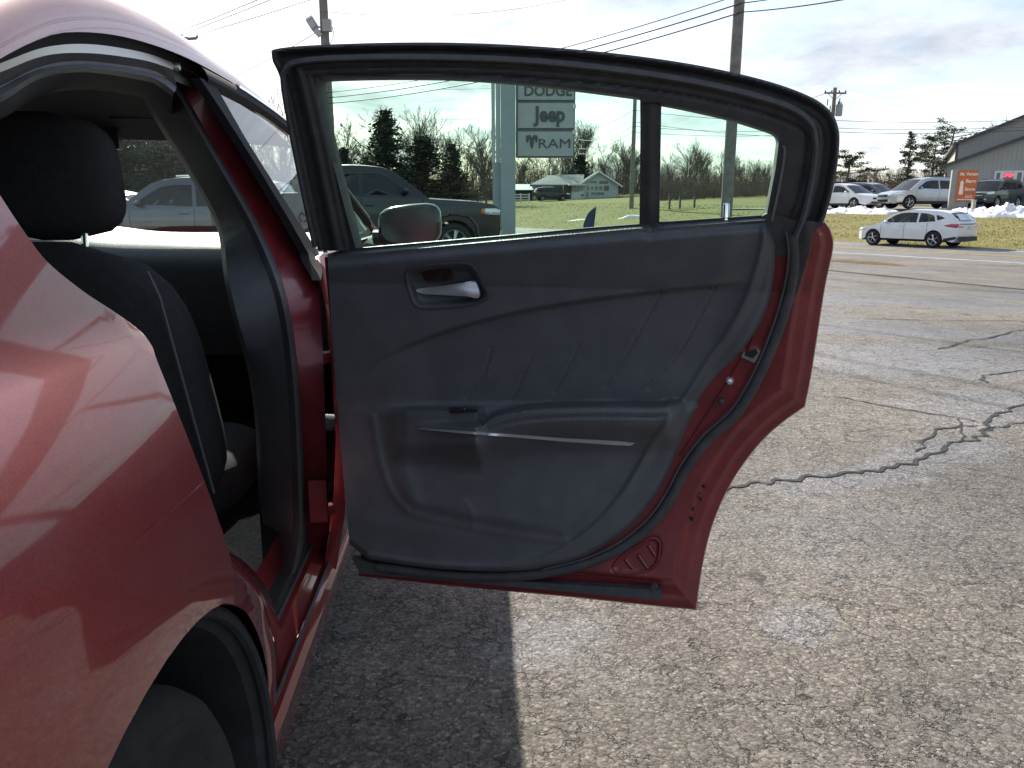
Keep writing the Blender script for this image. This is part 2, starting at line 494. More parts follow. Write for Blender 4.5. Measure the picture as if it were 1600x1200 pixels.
def grass_material(name, cols, sc=1.0):
    m, nt, b = nodes(name)
    tc = N(nt, 'TexCoord'); co = tc.outputs['Object']
    a = N(nt, 'TexNoise', Scale=.35 * sc, Detail=6, Roughness=.65); nt.links.new(co, a.inputs['Vector'])
    c = N(nt, 'TexNoise', Scale=6 * sc, Detail=6, Roughness=.7); nt.links.new(co, c.inputs['Vector'])
    col = mixc(nt, ramp(nt, a.outputs['Fac'], [(.35, 0), (.65, 1)]), cols[0], cols[1])
    col = mixc(nt, ramp(nt, c.outputs['Fac'], [(.4, 0), (.72, 1)]), col, cols[2])
    nt.links.new(col, b.inputs['Base Color']); b.inputs['Roughness'].default_value = .95; b.inputs['Specular IOR Level'].default_value = .15
    bp = N(nt, 'Bump'); bp.inputs['Strength'].default_value = .9; bp.inputs['Distance'].default_value = .06
    nt.links.new(c.outputs['Fac'], bp.inputs['Height']); nt.links.new(bp.outputs[0], b.inputs['Normal'])
    return m

STAINS = []
for px_, py_, rx_, ry_, an_ in ((1415, 566, 1.15, .85, .2), (1430, 468, 3.2, .8, -.35), (1360, 522, 2.4, .28, -.2), (1340, 755, .55, .16, .3), (1480, 715, .5, .2, .6), (1250, 985, .14, .10, .4), (850, 1010, .22, .14, .2), (1560, 640, .8, .5, .5)):
    q_ = at_z(px_, py_, -.02); STAINS.append((q_.x, q_.y, rx_, ry_, an_))
M_LOT = asphalt_material('weathered_asphalt', (.128, .119, .111), (.235, .203, .168), stains=STAINS)
M_ROAD = asphalt_material('road_asphalt', (.15, .145, .14), (.2, .19, .175), crack=.5, stone=.7, scale=.8, gloss=.7)
M_GRAVEL = asphalt_material('gravel_lot', (.17, .16, .145), (.23, .21, .19), crack=.2, stone=.8, scale=.6, gloss=.8)
M_GRASS = grass_material('winter_grass', ((.20, .175, .055), (.26, .215, .09), (.11, .12, .035)))
M_DRY = grass_material('dry_grass', ((.16, .115, .06), (.2, .15, .085), (.09, .075, .035)), 2.0)
M_LINE = mat('white_line', (.62, .62, .6), .8, var=.25, vscale=3)
M_YEL = mat('yellow_line', (.5, .33, .05), .8, var=.25, vscale=3)
M_MARK = mat('dark_mark', (.014, .014, .016), .9)  # near-black for cracks, the painted wire shadow and small door marks
M_SNOW = mat('old_snow', (.78, .79, .82), .75, var=.12, vscale=2.5, bump=.8, bscale=8)

g_q = steps(-1600, -200, 200)[:-1] + steps(-200, -92, 12)[:-1] + [-92, -60, -30, -8.4, -8.2, -.1, 0.05] + steps(1, 60, 1.6)[0:] + steps(70, 300, 23) + steps(400, 2600, 300)
g_r = steps(-1600, -200, 200)[:-1] + steps(-200, -40, 10)[:-1] + steps(-40, 110, 2.0)[:-1] + steps(110, 300, 15)[:-1] + steps(300, 2600, 300)
rows = []
for q in g_q:
    row = []
    for r in g_r:
        p = xy(q, r); z = hz(q, r)
        if q < .05: z -= .05
        elif q < 80: z += .05 * noise.noise(Vector((p.x * .4, p.y * .4, 0))) * sstep(0, 3, q)
        row.append((p.x, p.y, z))
    rows.append(row)
gb = MB().grid(rows)
if (gb.v[gb.f[0][1]] - gb.v[gb.f[0][0]]).cross(gb.v[gb.f[0][2]] - gb.v[gb.f[0][0]]).z < 0: gb.f = [tuple(reversed(f)) for f in gb.f]
ground = gb.build('ground', M_GRASS, smooth=True, sharp=70); ground['kind'] = 'structure'
lot = sheet_qr('parking_lot', steps(-92, -8, 2), steps(-75, 60, 2.5), .004, M_LOT)
road = sheet_qr('road', steps(-8.02, .25, 1.03), steps(-190, 260, 3), -.004, M_ROAD, jag=.10)
for nm, q0, q1, m in (('edge_line', -1.15, -1.02, M_LINE), ('edge_line', -7.2, -7.07, M_LINE), ('centre_line', -4.05, -3.93, M_YEL), ('centre_line', -4.3, -4.18, M_YEL)):
    sheet_qr(nm, [q0, q1], steps(-190, 260, 6), .003, m, parent=road, kind=None)
glot = sheet_qr('gravel_lot', steps(12.4, 60, 2.2), steps(-60, 26, 2), .045, M_GRAVEL, jag=.25)

# cracks followed one by one across the lot, plus one painted wire shadow
def crack(pix, w=.012, seed=0, wob=1.0):
    pts = []
    rs = random.Random(seed)
    for i in range(len(pix) - 1):
        n = 7
        for k in range(n):
            t = k / n; pts.append((lerp(pix[i][0], pix[i + 1][0], t), lerp(pix[i][1], pix[i + 1][1], t)))
    pts.append(pix[-1])
    W_ = []
    for i, (px, py) in enumerate(pts):
        p = at_z(px, py, 0.0)
        for _ in range(4): p = at_z(px, py, gz(p.x, p.y))
        W_.append(Vector((p.x, p.y, 0)))
    L = []; R_ = []
    for i, p in enumerate(W_):
        t = (W_[min(i + 1, len(W_) - 1)] - W_[max(i - 1, 0)]).normalized(); nn = Vector((-t.y, t.x, 0))
        j = nn * (.045 * wob * noise.noise(Vector((i * .33, seed * 7.1, 0))) + .014 * wob * noise.noise(Vector((i * .9, seed * 3.3, 5))))
        e = .25 if i in (0, len(W_) - 1) else 1
        a = p + j + nn * w * rs.uniform(.3, 1.2) * e; c = p + j - nn * w * rs.uniform(.3, 1.2) * e
        L.append((a.x, a.y, gz(a.x, a.y) + .0075)); R_.append((c.x, c.y, gz(c.x, c.y) + .0075))
    b = MB().grid([L, R_])
    if (b.v[b.f[0][1]] - b.v[b.f[0][0]]).cross(b.v[b.f[0][2]] - b.v[b.f[0][0]]).z < 0: b.f = [tuple(reversed(f)) for f in b.f]
    return b.build('crack_or_wire_shadow', M_MARK, lot)
crack([(1040, 772), (1131, 767), (1183, 757), (1225, 752), (1287, 746), (1350, 738), (1392, 733), (1433, 721), (1467, 708), (1483, 694), (1517, 690), (1535, 681), (1537, 667), (1558, 650), (1579, 640), (1640, 618)], .014, 1)
crack([(1535, 675), (1570, 668), (1600, 661), (1650, 655)], .010, 2)
crack([(1433, 708), (1441, 688), (1470, 671), (1529, 667)], .009, 3)
crack([(1300, 620), (1346, 629), (1408, 640), (1475, 650), (1525, 661)], .008, 4)
crack([(1462, 546), (1500, 536), (1533, 529), (1583, 519), (1610, 512)], .012, 5)
crack([(1540, 600), (1533, 594), (1538, 587), (1575, 583), (1620, 580)], .010, 6)
crack([(1300, 423), (1400, 432), (1500, 445), (1600, 457), (1680, 467)], .016, 7, .2)  # no crack: dark strip painting the shadow of an overhead wire
crack([(1350, 498), (1450, 501), (1600, 502)], .016, 8)
crack([(1500, 655), (1502, 672), (1500, 690)], .006, 9)

# strip of dead turf at the lot's edge
def blob_patch(name, cx, cy, rx, ry, rz, m, dz, parent=None, seed=0, hh=0.0, n=26, rings=5):
    V = [(cx, cy, gz(cx, cy) + dz + hh)]; F_ = []
    for k in range(1, rings + 1):
        for i in range(n):
            a = 2 * math.pi * i / n; e = 1 + .28 * noise.noise(Vector((math.cos(a) * 1.6, math.sin(a) * 1.6, seed)))
            f = k / rings; x = math.cos(a) * rx * f * e; y = math.sin(a) * ry * f * e
            X = cx + x * math.cos(rz) - y * math.sin(rz); Y = cy + x * math.sin(rz) + y * math.cos(rz)
            hgt = hh * (1 - f * f) * (1 + .5 * noise.noise(Vector((X * 1.7, Y * 1.7, seed))))
            V.append((X, Y, gz(X, Y) + dz + hgt - (.03 if (k == rings and hh) else 0)))
    for i in range(n): F_.append((0, 1 + i, 1 + (i + 1) % n))
    for k in range(rings - 1):
        for i in range(n):
            a = 1 + k * n + i; b_ = 1 + k * n + (i + 1) % n; F_.append((a, a + n, b_ + n, b_))
    return mk(name, V, F_, m, parent)
p = at_z(1345, 409, -.4)
dt = blob_patch('dead_turf', p.x, p.y, 1.6, .55, math.atan2(RD.y, RD.x), M_DRY, .012, None, 4, .05); dt['kind'] = 'structure'

# blades of grass on the bank across the road
rg = random.Random(11); V = []; F_ = []
def blades(n, q0, q1, r0, r1, h0, h1, wd):
    for _ in range(n):
        q = rg.uniform(q0, q1); r = rg.uniform(r0, r1); p = xy(q, r)
        z = hz(q, r) + .05 * noise.noise(Vector((p.x * .4, p.y * .4, 0))) - .01
        a = rg.uniform(0, 6.28); w = wd * rg.uniform(.6, 1.3); h = rg.uniform(h0, h1); lx, ly = rg.gauss(0, .4) * h, rg.gauss(0, .4) * h
        b_ = len(V); V.extend([(p.x - math.cos(a) * w, p.y - math.sin(a) * w, z), (p.x + math.cos(a) * w, p.y + math.sin(a) * w, z), (p.x + lx, p.y + ly, z + h)])
        F_.append((b_, b_ + 1, b_ + 2))
blades(26000, .2, 12.6, -14, 22, .02, .07, .02)
blades(14000, .2, 22, 22, 80, .02, .08, .03)
M_BLADE = mat('grass_blade', (.24, .21, .08), .9, var=.4, vscale=.8, spec=.1)
tag(mk('grass', V, F_, M_BLADE, smooth=False), kind='stuff', label='short yellow green winter grass on the bank across the road', cat='grass')

# far wooded hills that close the horizon
def ridge(name, D, a0, a1, h, seed, m, wv=.02):
    n = 120; rows = [[], [], []]
    for i in range(n + 1):
        a = lerp(a0, a1, i / n)
        hh = h * (.55 + .45 * noise.noise(Vector((a * 3.1, seed, 0))) + wv * noise.noise(Vector((a * 60, seed, 5))) * 4 + .12 * noise.noise(Vector((a * 16, seed, 2))))
        for k, (dd, f) in enumerate(((0, 0), (D * .12, .8), (D * .25, 1.0))):
            rows[k].append(((D + dd) * math.sin(a), (D + dd) * math.cos(a), -8 + f * (hh + 8)))
    o = MB().grid(rows).build(name, m, smooth=True, sharp=80); o['kind'] = 'structure'; return o
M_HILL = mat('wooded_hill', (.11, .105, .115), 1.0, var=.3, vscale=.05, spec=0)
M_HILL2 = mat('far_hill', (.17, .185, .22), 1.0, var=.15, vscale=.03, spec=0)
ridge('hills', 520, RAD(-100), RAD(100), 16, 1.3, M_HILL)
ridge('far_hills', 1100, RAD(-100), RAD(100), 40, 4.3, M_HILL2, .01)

# ================================================================== RED SEDAN
YAW = RAD(3.2)
CA = Vector((-math.sin(YAW), math.cos(YAW), 0)); CB = Vector((-math.cos(YAW), -math.sin(YAW), 0)); CO = Vector((-.387, 1.72, 0))
def C3(s, w, z): return CO + CA * s + CB * w + Vector((0, 0, z))
def to_car(p): q = Vector(p) - CO; return q.dot(CA), q.dot(CB), p[2]
W_TB = [(0, .16), (.15, .10), (.20, .06), (.30, .045), (.40, .02), (.6, 0), (.8, 0), (.9, .010), (.95, .024), (.99, .048), (1.02, .078), (1.44, .285), (1.56, .345)]
def Wf(s, z):
    w = interp(W_TB, z)
    fl = math.exp(-((s + 1.126) / .42) ** 2) + math.exp(-((s - 1.926) / .45) ** 2)
    return w - .022 * fl * sstep(.35, .6, z) * (1 - sstep(.86, 1.0, z))
def side(px, py, dep=0.0):
    """point of the right flank (pushed in by dep) that a picture ray meets, as (s, w, z)"""
    d = ray(px, py); t = .25
    def g(t): q = to_car(EYE + d * t); return q[1] - Wf(q[0], q[2]) - dep
    while t < 7 and g(t) < 0: t += .02
    lo, hi = t - .02, t
    for _ in range(26):
        mid = (lo + hi) / 2
        if g(mid) < 0: lo = mid
        else: hi = mid
    return to_car(EYE + d * hi)
def S3(px, py, dep=0.0): return C3(*side(px, py, dep))
def SZ(pts, dep=0.0): return [(a[0], a[2]) for a in (side(x, y, dep) for x, y in pts)]
WC = .945                                   # centre line
def flank(s, z): return C3(s, Wf(s, z), z)
def flank_l(s, z): return C3(s, 2 * WC - Wf(s, z), z)

# paint: dark metallic red under clear coat, fine flake, light road dust
m, nt, b = nodes('red_paint')
tc = N(nt, 'TexCoord')
fl = N(nt, 'TexVoronoi', Scale=900); nt.links.new(tc.outputs['Object'], fl.inputs['Vector'])
sp = N(nt, 'SeparateColor'); nt.links.new(fl.outputs['Color'], sp.inputs[0])
dn = N(nt, 'TexNoise', Scale=7, Detail=7, Roughness=.65); nt.links.new(tc.outputs['Object'], dn.inputs['Vector'])
col = mixc(nt, ramp(nt, sp.outputs[0], [(0, 0), (1, 1)]), (.16, .008, .011), (.30, .016, .020))
col = mixc(nt, ramp(nt, dn.outputs['Fac'], [(.35, .03), (.75, .13)]), col, (.30, .26, .23))
nt.links.new(col, b.inputs['Base Color'])
b.inputs['Metallic'].default_value = .45; b.inputs['Roughness'].default_value = .42
b.inputs['Coat Weight'].default_value = 1.0
nt.links.new(ramp(nt, dn.outputs['Fac'], [(.35, .02), (.8, .10)]), b.inputs['Coat Roughness'])
M_PAINT = m
M_JAMB = mat('jamb_paint', (.17, .018, .024), .42, .2, coat=.4, coat_rough=.12, var=.2, vscale=25)
M_RUB = mat('rubber', (.045, .047, .053), .62, var=.25, vscale=40, bump=.15, bscale=220)
M_RUB2 = mat('seal_rubber', (.065, .069, .077), .55, var=.2, vscale=60)
M_TRIM = mat('door_vinyl', (.078, .083, .095), .50, spec=.5, var=.12, vscale=18, bump=.28, bscale=420)
M_LEATH = mat('leather', (.075, .08, .092), .46, var=.15, vscale=25, bump=.4, bscale=260)
M_CLOTH = mat('seat_cloth', (.028, .030, .036), .9, var=.2, vscale=70, bump=.5, bscale=500)
M_CHROME = mat('chrome', (.78, .78, .80), .10, 1.0)
M_SATIN = mat('satin_metal', (.66, .65, .67), .34, .7)
M_STITCH = mat('stitch_thread', (.13, .13, .14), .8)
M_BLACK = mat('gloss_black', (.012, .012, .014), .18, coat=.5)
M_DASH = mat('dash_vinyl', (.055, .057, .06), .42, spec=.6, var=.15, vscale=30, bump=.3, bscale=350)
M_HEADL = mat('headliner', (.16, .16, .165), .95, var=.1)
M_TYRE = mat('tyre_rubber', (.020, .019, .019), .9, var=.4, vscale=14, bump=.6, bscale=90)
M_RIM = mat('dusty_alloy', (.30, .27, .24), .45, .8, var=.3, vscale=30)
M_LINER = mat('wheel_liner', (.018, .019, .022), .9, var=.3, vscale=20, bump=.4, bscale=80)
G_GREEN = glass_mat('green_glass', (.66, .88, .77), dirt=.035)
G_WIND = glass_mat('windscreen_glass', (.80, .90, .86), dirt=.10)
G_FRONT = glass_mat('front_door_glass', (.55, .66, .62), ior=1.7, dirt=.02)

SED = empty('red_sedan', C3(-1.126, 0, 0), YAW, 'dark red sedan with its rear side door standing wide open', 'car')
def sed(name, V, F_, m, parent=None, smooth=True, sharp=38): return local_mk(name, V, F_, m, SED, parent, smooth=smooth, sharp=sharp)
def sedb(b, name, m, parent=None, smooth=True, sharp=38): return local_mk(name, b.v, b.f, m, SED, parent, smooth=smooth, sharp=sharp)
OUT = -CB

# rail (roof side edge) as s -> z, and how far the roof swells above it
RAIL = [(-1.55, 1.085), (-1.35, 1.115), (-.95, 1.255), (-.695, 1.345), (-.536, 1.388), (-.298, 1.426), (0, 1.448), (.3, 1.446), (.44, 1.440), (.72, 1.415), (.97, 1.365), (1.15, 1.295), (1.41, 1.155), (1.6, 1.05)]
RAIL_S = cr(RAIL, 5)
def rail(s): return interp(RAIL_S, s)
def swell(s): return interp([(-1.5, .03), (-.95, .075), (-.5, .09), (-.3, .092), (0, .078), (.44, .056), (.72, .046), (.97, .034), (1.15, .012)], s)
ARC_S, ARC_R, ARC_Z = -1.126, .41, .352
def arch_pts(cs, a0, a1, r=ARC_R, n=22): return [(cs + r * math.cos(a), ARC_Z + r * math.sin(a)) for a in (lerp(RAD(a0), RAD(a1), i / n) for i in range(n + 1))]

# ---- quarter panel
cut_px = cr([(-40, 240), (0, 305), (40, 365), (75, 410), (130, 455), (180, 488), (218, 516), (237, 540), (246, 565), (280, 650), (330, 780), (362, 880), (366, 945)], 5)
cut = SZ(cut_px)
c0 = cut[-1]; a0 = math.degrees(math.atan2(c0[1] - ARC_Z, c0[0] - ARC_S))
arch = arch_pts(ARC_S, a0, 190)[1:]
q_out = cut + arch + [(-1.56, .25), (-1.85, .26), (-2.05, .30), (-2.1, .5), (-2.13, .75), (-2.12, .95), (-2.05, 1.045)] + \
        [(s, rail(s)) for s in (-1.55, -1.4, -1.25, -1.1, -.95, -.86)] + [(-.84, 1.285), (-.90, 1.23)]
V, F_ = sheet(q_out, [], .022, flank, lambda s, z: OUT, .022)
quarter = sed('quarter_panel', V, F_, M_PAINT)
# left flank: one skin with door cuts, mirrored, windows open
fdoor_glass = [(.30, 1.035), (.33, 1.10), (.40, 1.30), (.44, 1.385), (.60, 1.385), (.80, 1.355), (.97, 1.315), (1.15, 1.235), (1.38, 1.10), (1.47, 1.035)]
rdoor_glass = [(-.70, 1.06), (-.72, 1.16), (-.60, 1.25), (-.40, 1.33), (-.1, 1.375), (.2, 1.385), (.26, 1.36), (.2, 1.05)]
l_out = arch_pts(ARC_S, 0, 180) + [(-1.56, .25), (-2.05, .30), (-2.13, .75), (-2.05, 1.045)] + [(s, rail(s)) for s in (-1.55, -1.25, -.95, -.7, -.4, -.1, .2, .5, .75, 1.0, 1.2, 1.4, 1.6)] + \
        [(1.9, .985), (2.4, .93), (2.8, .86), (2.93, .75), (2.95, .5), (2.9, .28), (2.34, .25)] + arch_pts(1.926, -8, 188) + [(1.5, .22), (.6, .2), (-.6, .2), (-.72, .25)]
V, F_ = sheet(l_out, [fdoor_glass, rdoor_glass], .05, flank_l, lambda s, z: CB, .03)
left_side = sed('left_body_side', V, F_, M_PAINT)
for gl in (fdoor_glass, rdoor_glass):
    V, F_ = sheet(gl, [], .12, lambda s, z: C3(s, 2 * WC - Wf(s, z) - .018, z), lambda s, z: CB)
    sed('left_window', V, F_, G_FRONT, left_side)

# ---- front door (closed), its glass, mirror, fender
fd = [(.045, .24), (.035, .45), (.03, .85), (.10, .95), (.20, 1.025), (.30, 1.030), (.9, 1.030), (1.47, 1.030), (1.30, .9), (1.22, .7), (1.18, .45), (1.16, .24)]
V, F_ = sheet(fd, [], .04, flank, lambda s, z: OUT, .03)
fdoor = sed('front_door', V, F_, M_PAINT)
g_px = SZ([(325, 120), (380, 213), (440, 308), (494, 392)])
M_PCOV = mat('pillar_black', (.014, .015, .018), .75, spec=.15)
gl_l = SZ([(494, 392), (468, 352), (440, 308), (410, 261), (380, 213), (350, 160), (332, 131)], .010)
print('GL', [(round(a, 2), round(c, 2)) for a, c in gl_l])
top_g = [(s, rail(s) - .040) for s in steps(gl_l[-1][0] + .04, 1.34, .1)]
V, F_ = sheet(gl_l + top_g + [(1.44, 1.06), (1.46, 1.033), (.9, 1.033)], [], .10, lambda s, z: C3(s, Wf(s, z) + .012, z), lambda s, z: OUT)
sed('door_glass', V, F_, G_FRONT, fdoor)
# black cover on the pillar and the frame over the front glass
cov_l = SZ([(497, 438), (478, 396), (446, 340), (398, 260), (343, 174), (308, 122)], .012)
gl_r = SZ([(334, 128), (352, 160), (382, 213), (412, 261), (442, 308), (470, 352), (497, 393), (503, 408)], .006)
V, F_ = sheet(cov_l + gl_r, [], .03, lambda s, z: C3(s, Wf(s, z) + .006, z), lambda s, z: OUT, .02)
sed('pillar_cover', V, F_, M_PCOV, fdoor)
ss_ = steps(gl_l[-1][0] - .06, 1.50, .1)
b_ = MB().grid([[C3(s, Wf(s, rail(s) - d) + o, rail(s) - d) for s in ss_] for d, o in ((.004, .0), (.012, -.004), (.030, -.002), (.044, .012))])
sedb(b_, 'door_frame', M_PCOV, fdoor)
bm_ = MB()
bm_.tube([C3(s, Wf(s, rail(s) - .006) - .003, rail(s) - .006) for s in steps(.34, 1.5, .06)], .0065, 6)
sedb(bm_, 'chrome_moulding', M_CHROME, fdoor)
bm_ = MB(); bm_.tube([C3(s, Wf(s, 1.03) - .004, 1.03) for s in steps(.30, 1.45, .06)], .007, 6)
sedb(bm_, 'belt_moulding', M_CHROME, fdoor)
fen = [(1.19, .24), (1.21, .45), (1.25, .7), (1.33, .9), (1.50, 1.035), (1.6, 1.045), (1.9, .985), (2.4, .93), (2.8, .86), (2.93, .75), (2.95, .5), (2.9, .28), (2.34, .25)] + arch_pts(1.926, -8, 188) + [(1.45, .24)]
V, F_ = sheet(fen, [], .05, flank, lambda s, z: OUT, .03)
sed('front_fender', V, F_, M_PAINT)
# wing mirror: housing lathe-like shell, from traced outline
mir = []
mc = C3(1.18, -.075, 1.075)
rows = []
for i in range(13):
    u = i / 12; row = []
    sc = math.sqrt(max(0, 1 - (2 * u - 1) ** 2)) if u > .5 else min(1, math.sqrt(max(0, 1 - (1 - 2 * u) ** 4)))
    for k in range(20):
        a = 2 * math.pi * k / 20
        ex = math.copysign(abs(math.cos(a)) ** .55, math.cos(a)); ez = math.copysign(abs(math.sin(a)) ** .55, math.sin(a))
        row.append(mc + CA * ((u - .3) * .13) + OUT * (ex * .118 * (.25 + .75 * sc)) + Vector((0, 0, ez * .078 * (.25 + .75 * sc) + .012 * ex)))
    row.append(row[0]); rows.append(row)
b_ = MB().grid(rows); b_.f.append(tuple(range(20)))
mirror = sedb(b_, 'wing_mirror', M_BLACK)
b_ = MB().tube([C3(1.21, .06, 1.03), C3(1.2, .0, 1.035), C3(1.19, -.06, 1.05)], [.03, .026, .03], 8)
sedb(b_, 'mirror_arm', M_BLACK, mirror)
b_ = MB()
b_.prism([(math.copysign(abs(math.cos(a)) ** .6, math.cos(a)) * .10, math.copysign(abs(math.sin(a)) ** .6, math.sin(a)) * .062) for a in (2 * math.pi * k / 24 for k in range(24))],
         lambda q: mc - CA * .042 + OUT * q[0] + Vector((0, 0, q[1])), .004, -CA)
sedb(b_, 'mirror_glass', mat('mirror_dark', (.10, .11, .13), .12, .6), mirror)

# ---- roof skin, windscreen, rear window, bonnet, boot lid, bumpers
def roof_row(s, lift=0.0, inset=0.0):
    zr = rail(s); wr = Wf(s, zr) + inset; row = []
    for k in range(41):
        u = math.sin(math.pi / 2 * math.sin(math.pi / 2 * (-1 + 2 * k / 40)))
        w = WC + u * (WC - wr)
        e = 1 - abs(u) ** 36.0
        row.append(C3(s, w, zr + lift + swell(s) * (e * .86 + .14 * (1 - u * u)) * 1.02 + .02 * (1 - u * u)))
    return row
V = MB().grid([roof_row(s) for s in steps(-.98, 1.02, .05)])
V.f = [tuple(reversed(f)) for f in V.f] if (V.v[V.f[0][1]] - V.v[V.f[0][0]]).cross(V.v[V.f[0][2]] - V.v[V.f[0][0]]).z < 0 else V.f
roof = sedb(V, 'roof', M_PAINT)
V = MB().grid([roof_row(s, -.045, .03) for s in steps(-.75, 1.0, .07)])
sedb(V, 'headliner', M_HEADL)
def span(s, z, crown_s=0.0, crown_z=0.0, inset=.0, n=16):
    w0 = Wf(s, z) + inset
    return [C3(s + crown_s * (1 - (2 * k / n - 1) ** 2), lerp(w0, 2 * WC - w0, k / n), z + crown_z * (1 - (2 * k / n - 1) ** 2)) for k in range(n + 1)]
ws = []
for i in range(9):
    t = i / 8; s = lerp(1.02, 1.62, t); a_ = span(s, rail(min(s, 1.6)) - .02 * t, .12 * t + .02, lerp(.055, -.005, t), .02, 40)
    r0 = roof_row(1.02); k_ = (1 - t) ** 3; ws.append([lerp(q, r0[j] + CA * (s - 1.02) + Vector((0, 0, q.z - a_[20].z + (a_[20].z - r0[j].z) * t)) if False else Vector((q.x, q.y, q.z + (r0[j].z - span(1.02, rail(1.02), .02, .055, .02, 40)[j].z) * k_)), 1) for j, q in enumerate(a_)])
sedb(MB().grid(ws), 'windscreen', G_WIND)
for sd in (0, -1): sedb(MB().tube([ws[i][sd] for i in range(9)], .022, 6), 'windscreen_pillar', M_PAINT)
rw = []
for i in range(7):
    t = i / 6; r0 = roof_row(-.95); r1 = span(-1.47, 1.10, -.03, .035, .02, 40); rw.append([lerp(a, c, t) + Vector((0, 0, .035 * math.sin(math.pi * t))) for a, c in zip(r0, r1)])
sedb(MB().grid(rw), 'rear_window', G_FRONT)
hood = []
for i in range(12):
    t = i / 11; s = lerp(1.62, 2.93, t); z = interp([(1.6, 1.045), (1.9, .985), (2.4, .93), (2.8, .86), (2.93, .75)], s)
    hood.append(span(s, z, .12 * (1 - t), lerp(.02, .05, sstep(0, .3, t)) * (1 - sstep(.8, 1, t)), .0))
sedb(MB().grid(hood), 'bonnet', M_PAINT)
boot = []
for i in range(7):
    t = i / 6; s = lerp(-1.45, -2.10, t); boot.append(span(s, lerp(1.10, 1.05, t), -.05 * t, .035))
sedb(MB().grid(boot), 'boot_lid', M_PAINT)
rear = [span(-2.05, 1.05, -.08, .03)] + [span(interp([(.3, -2.03), (.5, -2.1), (.75, -2.13), (.95, -2.12)], z), z, -.1) for z in (.95, .75, .5, .3)]
sedb(MB().grid(rear), 'rear_bumper', M_PAINT)
front = [span(interp([(.28, 2.9), (.5, 2.95), (.75, 2.93)], z), z, .1) for z in (.75, .6, .5, .28)]
sedb(MB().grid(front), 'front_bumper', M_PAINT)
# floor pan closes the cabin from below
b_ = MB().box(C3(.1, WC, .30), (1.66, 2.6, .10), YAW); sedb(b_, 'floor_pan', M_LINER, smooth=False)
b_ = MB().box(C3(1.40, WC, .65), (1.72, .05, .68), YAW); sedb(b_, 'bulkhead', M_LINER, smooth=False)
b_ = MB().box(C3(-1.2, WC, .65), (1.66, .05, .70), YAW); sedb(b_, 'rear_bulkhead', M_LINER, smooth=False)

# ---- aperture round the open door: layers of seal and frame from the drip edge inwards
def loft(curves, n=44):
    rows = []
    for pts, dep in curves:
        p = cr(pts, 8); L = [0]
        for a, b2 in zip(p, p[1:]): L.append(L[-1] + math.hypot(a[0] - b2[0], a[1] - b2[1]))
        row = []
        for k in range(n + 1):
            t = L[-1] * k / n; j = 0
            while j < len(L) - 2 and L[j + 1] < t: j += 1
            u = 0 if L[j + 1] == L[j] else (t - L[j]) / (L[j + 1] - L[j])
            x = lerp(p[j][0], p[j + 1][0], u); y = lerp(p[j][1], p[j + 1][1], u)
            d = dep(k / n) if callable(dep) else dep
            row.append(S3(x, y, d))
        rows.append(row)
    b2 = MB().grid(rows); return b2
a_drip = [(-110, 110), (0, 64), (70, 50), (140, 48), (220, 62), (285, 93), (312, 111)]
a_b = [(-110, 140), (0, 99), (70, 74), (140, 69), (220, 81), (262, 95), (275, 101)]
a_c = [(-110, 155), (0, 113), (70, 87), (140, 83), (220, 93), (258, 104), (270, 109)]
a_d = [(-110, 180), (0, 138), (60, 108), (130, 98), (225, 110), (258, 122), (276, 136)]
a_e = [(-110, 205), (0, 160), (60, 124), (130, 113), (225, 126), (252, 138), (270, 152)]
a_f = [(-110, 220), (0, 175), (60, 140), (130, 128), (220, 140), (250, 158), (268, 178)]
frame = sedb(loft([(a_drip, .0), (a_drip, .012), (a_b, .028)]), 'door_aperture', M_PCOV)
sedb(loft([(a_b, .028), (a_c, .034)]), 'seal_retainer', mat('satin_strip', (.55, .55, .54), .35, .5), frame)
sedb(loft([(a_c, .034), (a_d, .055)]), 'channel_seal', M_RUB, frame)
mid = [((a[0] + b2[0]) / 2, (a[1] + b2[1]) / 2) for a, b2 in zip(a_d, a_e)]
sedb(loft([(a_d, .055), (mid, .043), (a_e, .065)]), 'bulb_seal', mat('bulb_seal', (.13, .14, .16), .6), frame)
sedb(loft([(a_e, .065), (a_f, .13), ([(x, y + 12) for x, y in a_f], .25)]), 'headliner_edge', mat('roof_trim', (.05, .052, .058), .8), frame)
# screw at the end of the retainer
p = side(277, 104, .026); b_ = MB().lathe([(0, .006), (.007, .005), (.009, .0), (.009, -.004)], C3(*p), OUT, 12); sedb(b_, 'retainer_screw', M_SATIN, frame)
# pillar: painted jamb, black inner trim
o_px = [(286, 108), (312, 122), (345, 172), (400, 257), (448, 338), (478, 392), (496, 436), (503, 520), (508, 640), (512, 760), (515, 840), (517, 880)]
i_px = [(272, 122), (292, 152), (340, 238), (398, 338), (436, 424), (454, 490), (464, 560), (471, 640), (477, 770), (479, 840), (470, 890)]
t_px = [(256, 132), (278, 165), (325, 248), (382, 348), (420, 434), (437, 500), (446, 570), (452, 650), (457, 770), (456, 840), (440, 905)]
n_px = [(225, 140), (252, 190), (300, 268), (344, 350), (356, 430), (372, 500), (392, 570), (404, 650), (410, 770), (412, 840), (410, 900)]
jamb = sedb(loft([(o_px, .018), (o_px, .03), (i_px, .085)]), 'pillar_jamb', M_JAMB)
sedb(loft([(i_px, .085), ([((a[0] + c[0]) / 2, (a[1] + c[1]) / 2) for a, c in zip(i_px, t_px)], .075), (t_px, .10)]), 'pillar_seal', M_RUB2, jamb)
sedb(loft([(t_px, .10), (n_px, .19), ([(x - 6, y + 4) for x, y in n_px], .24)]), 'pillar_trim', M_TRIM, jamb)
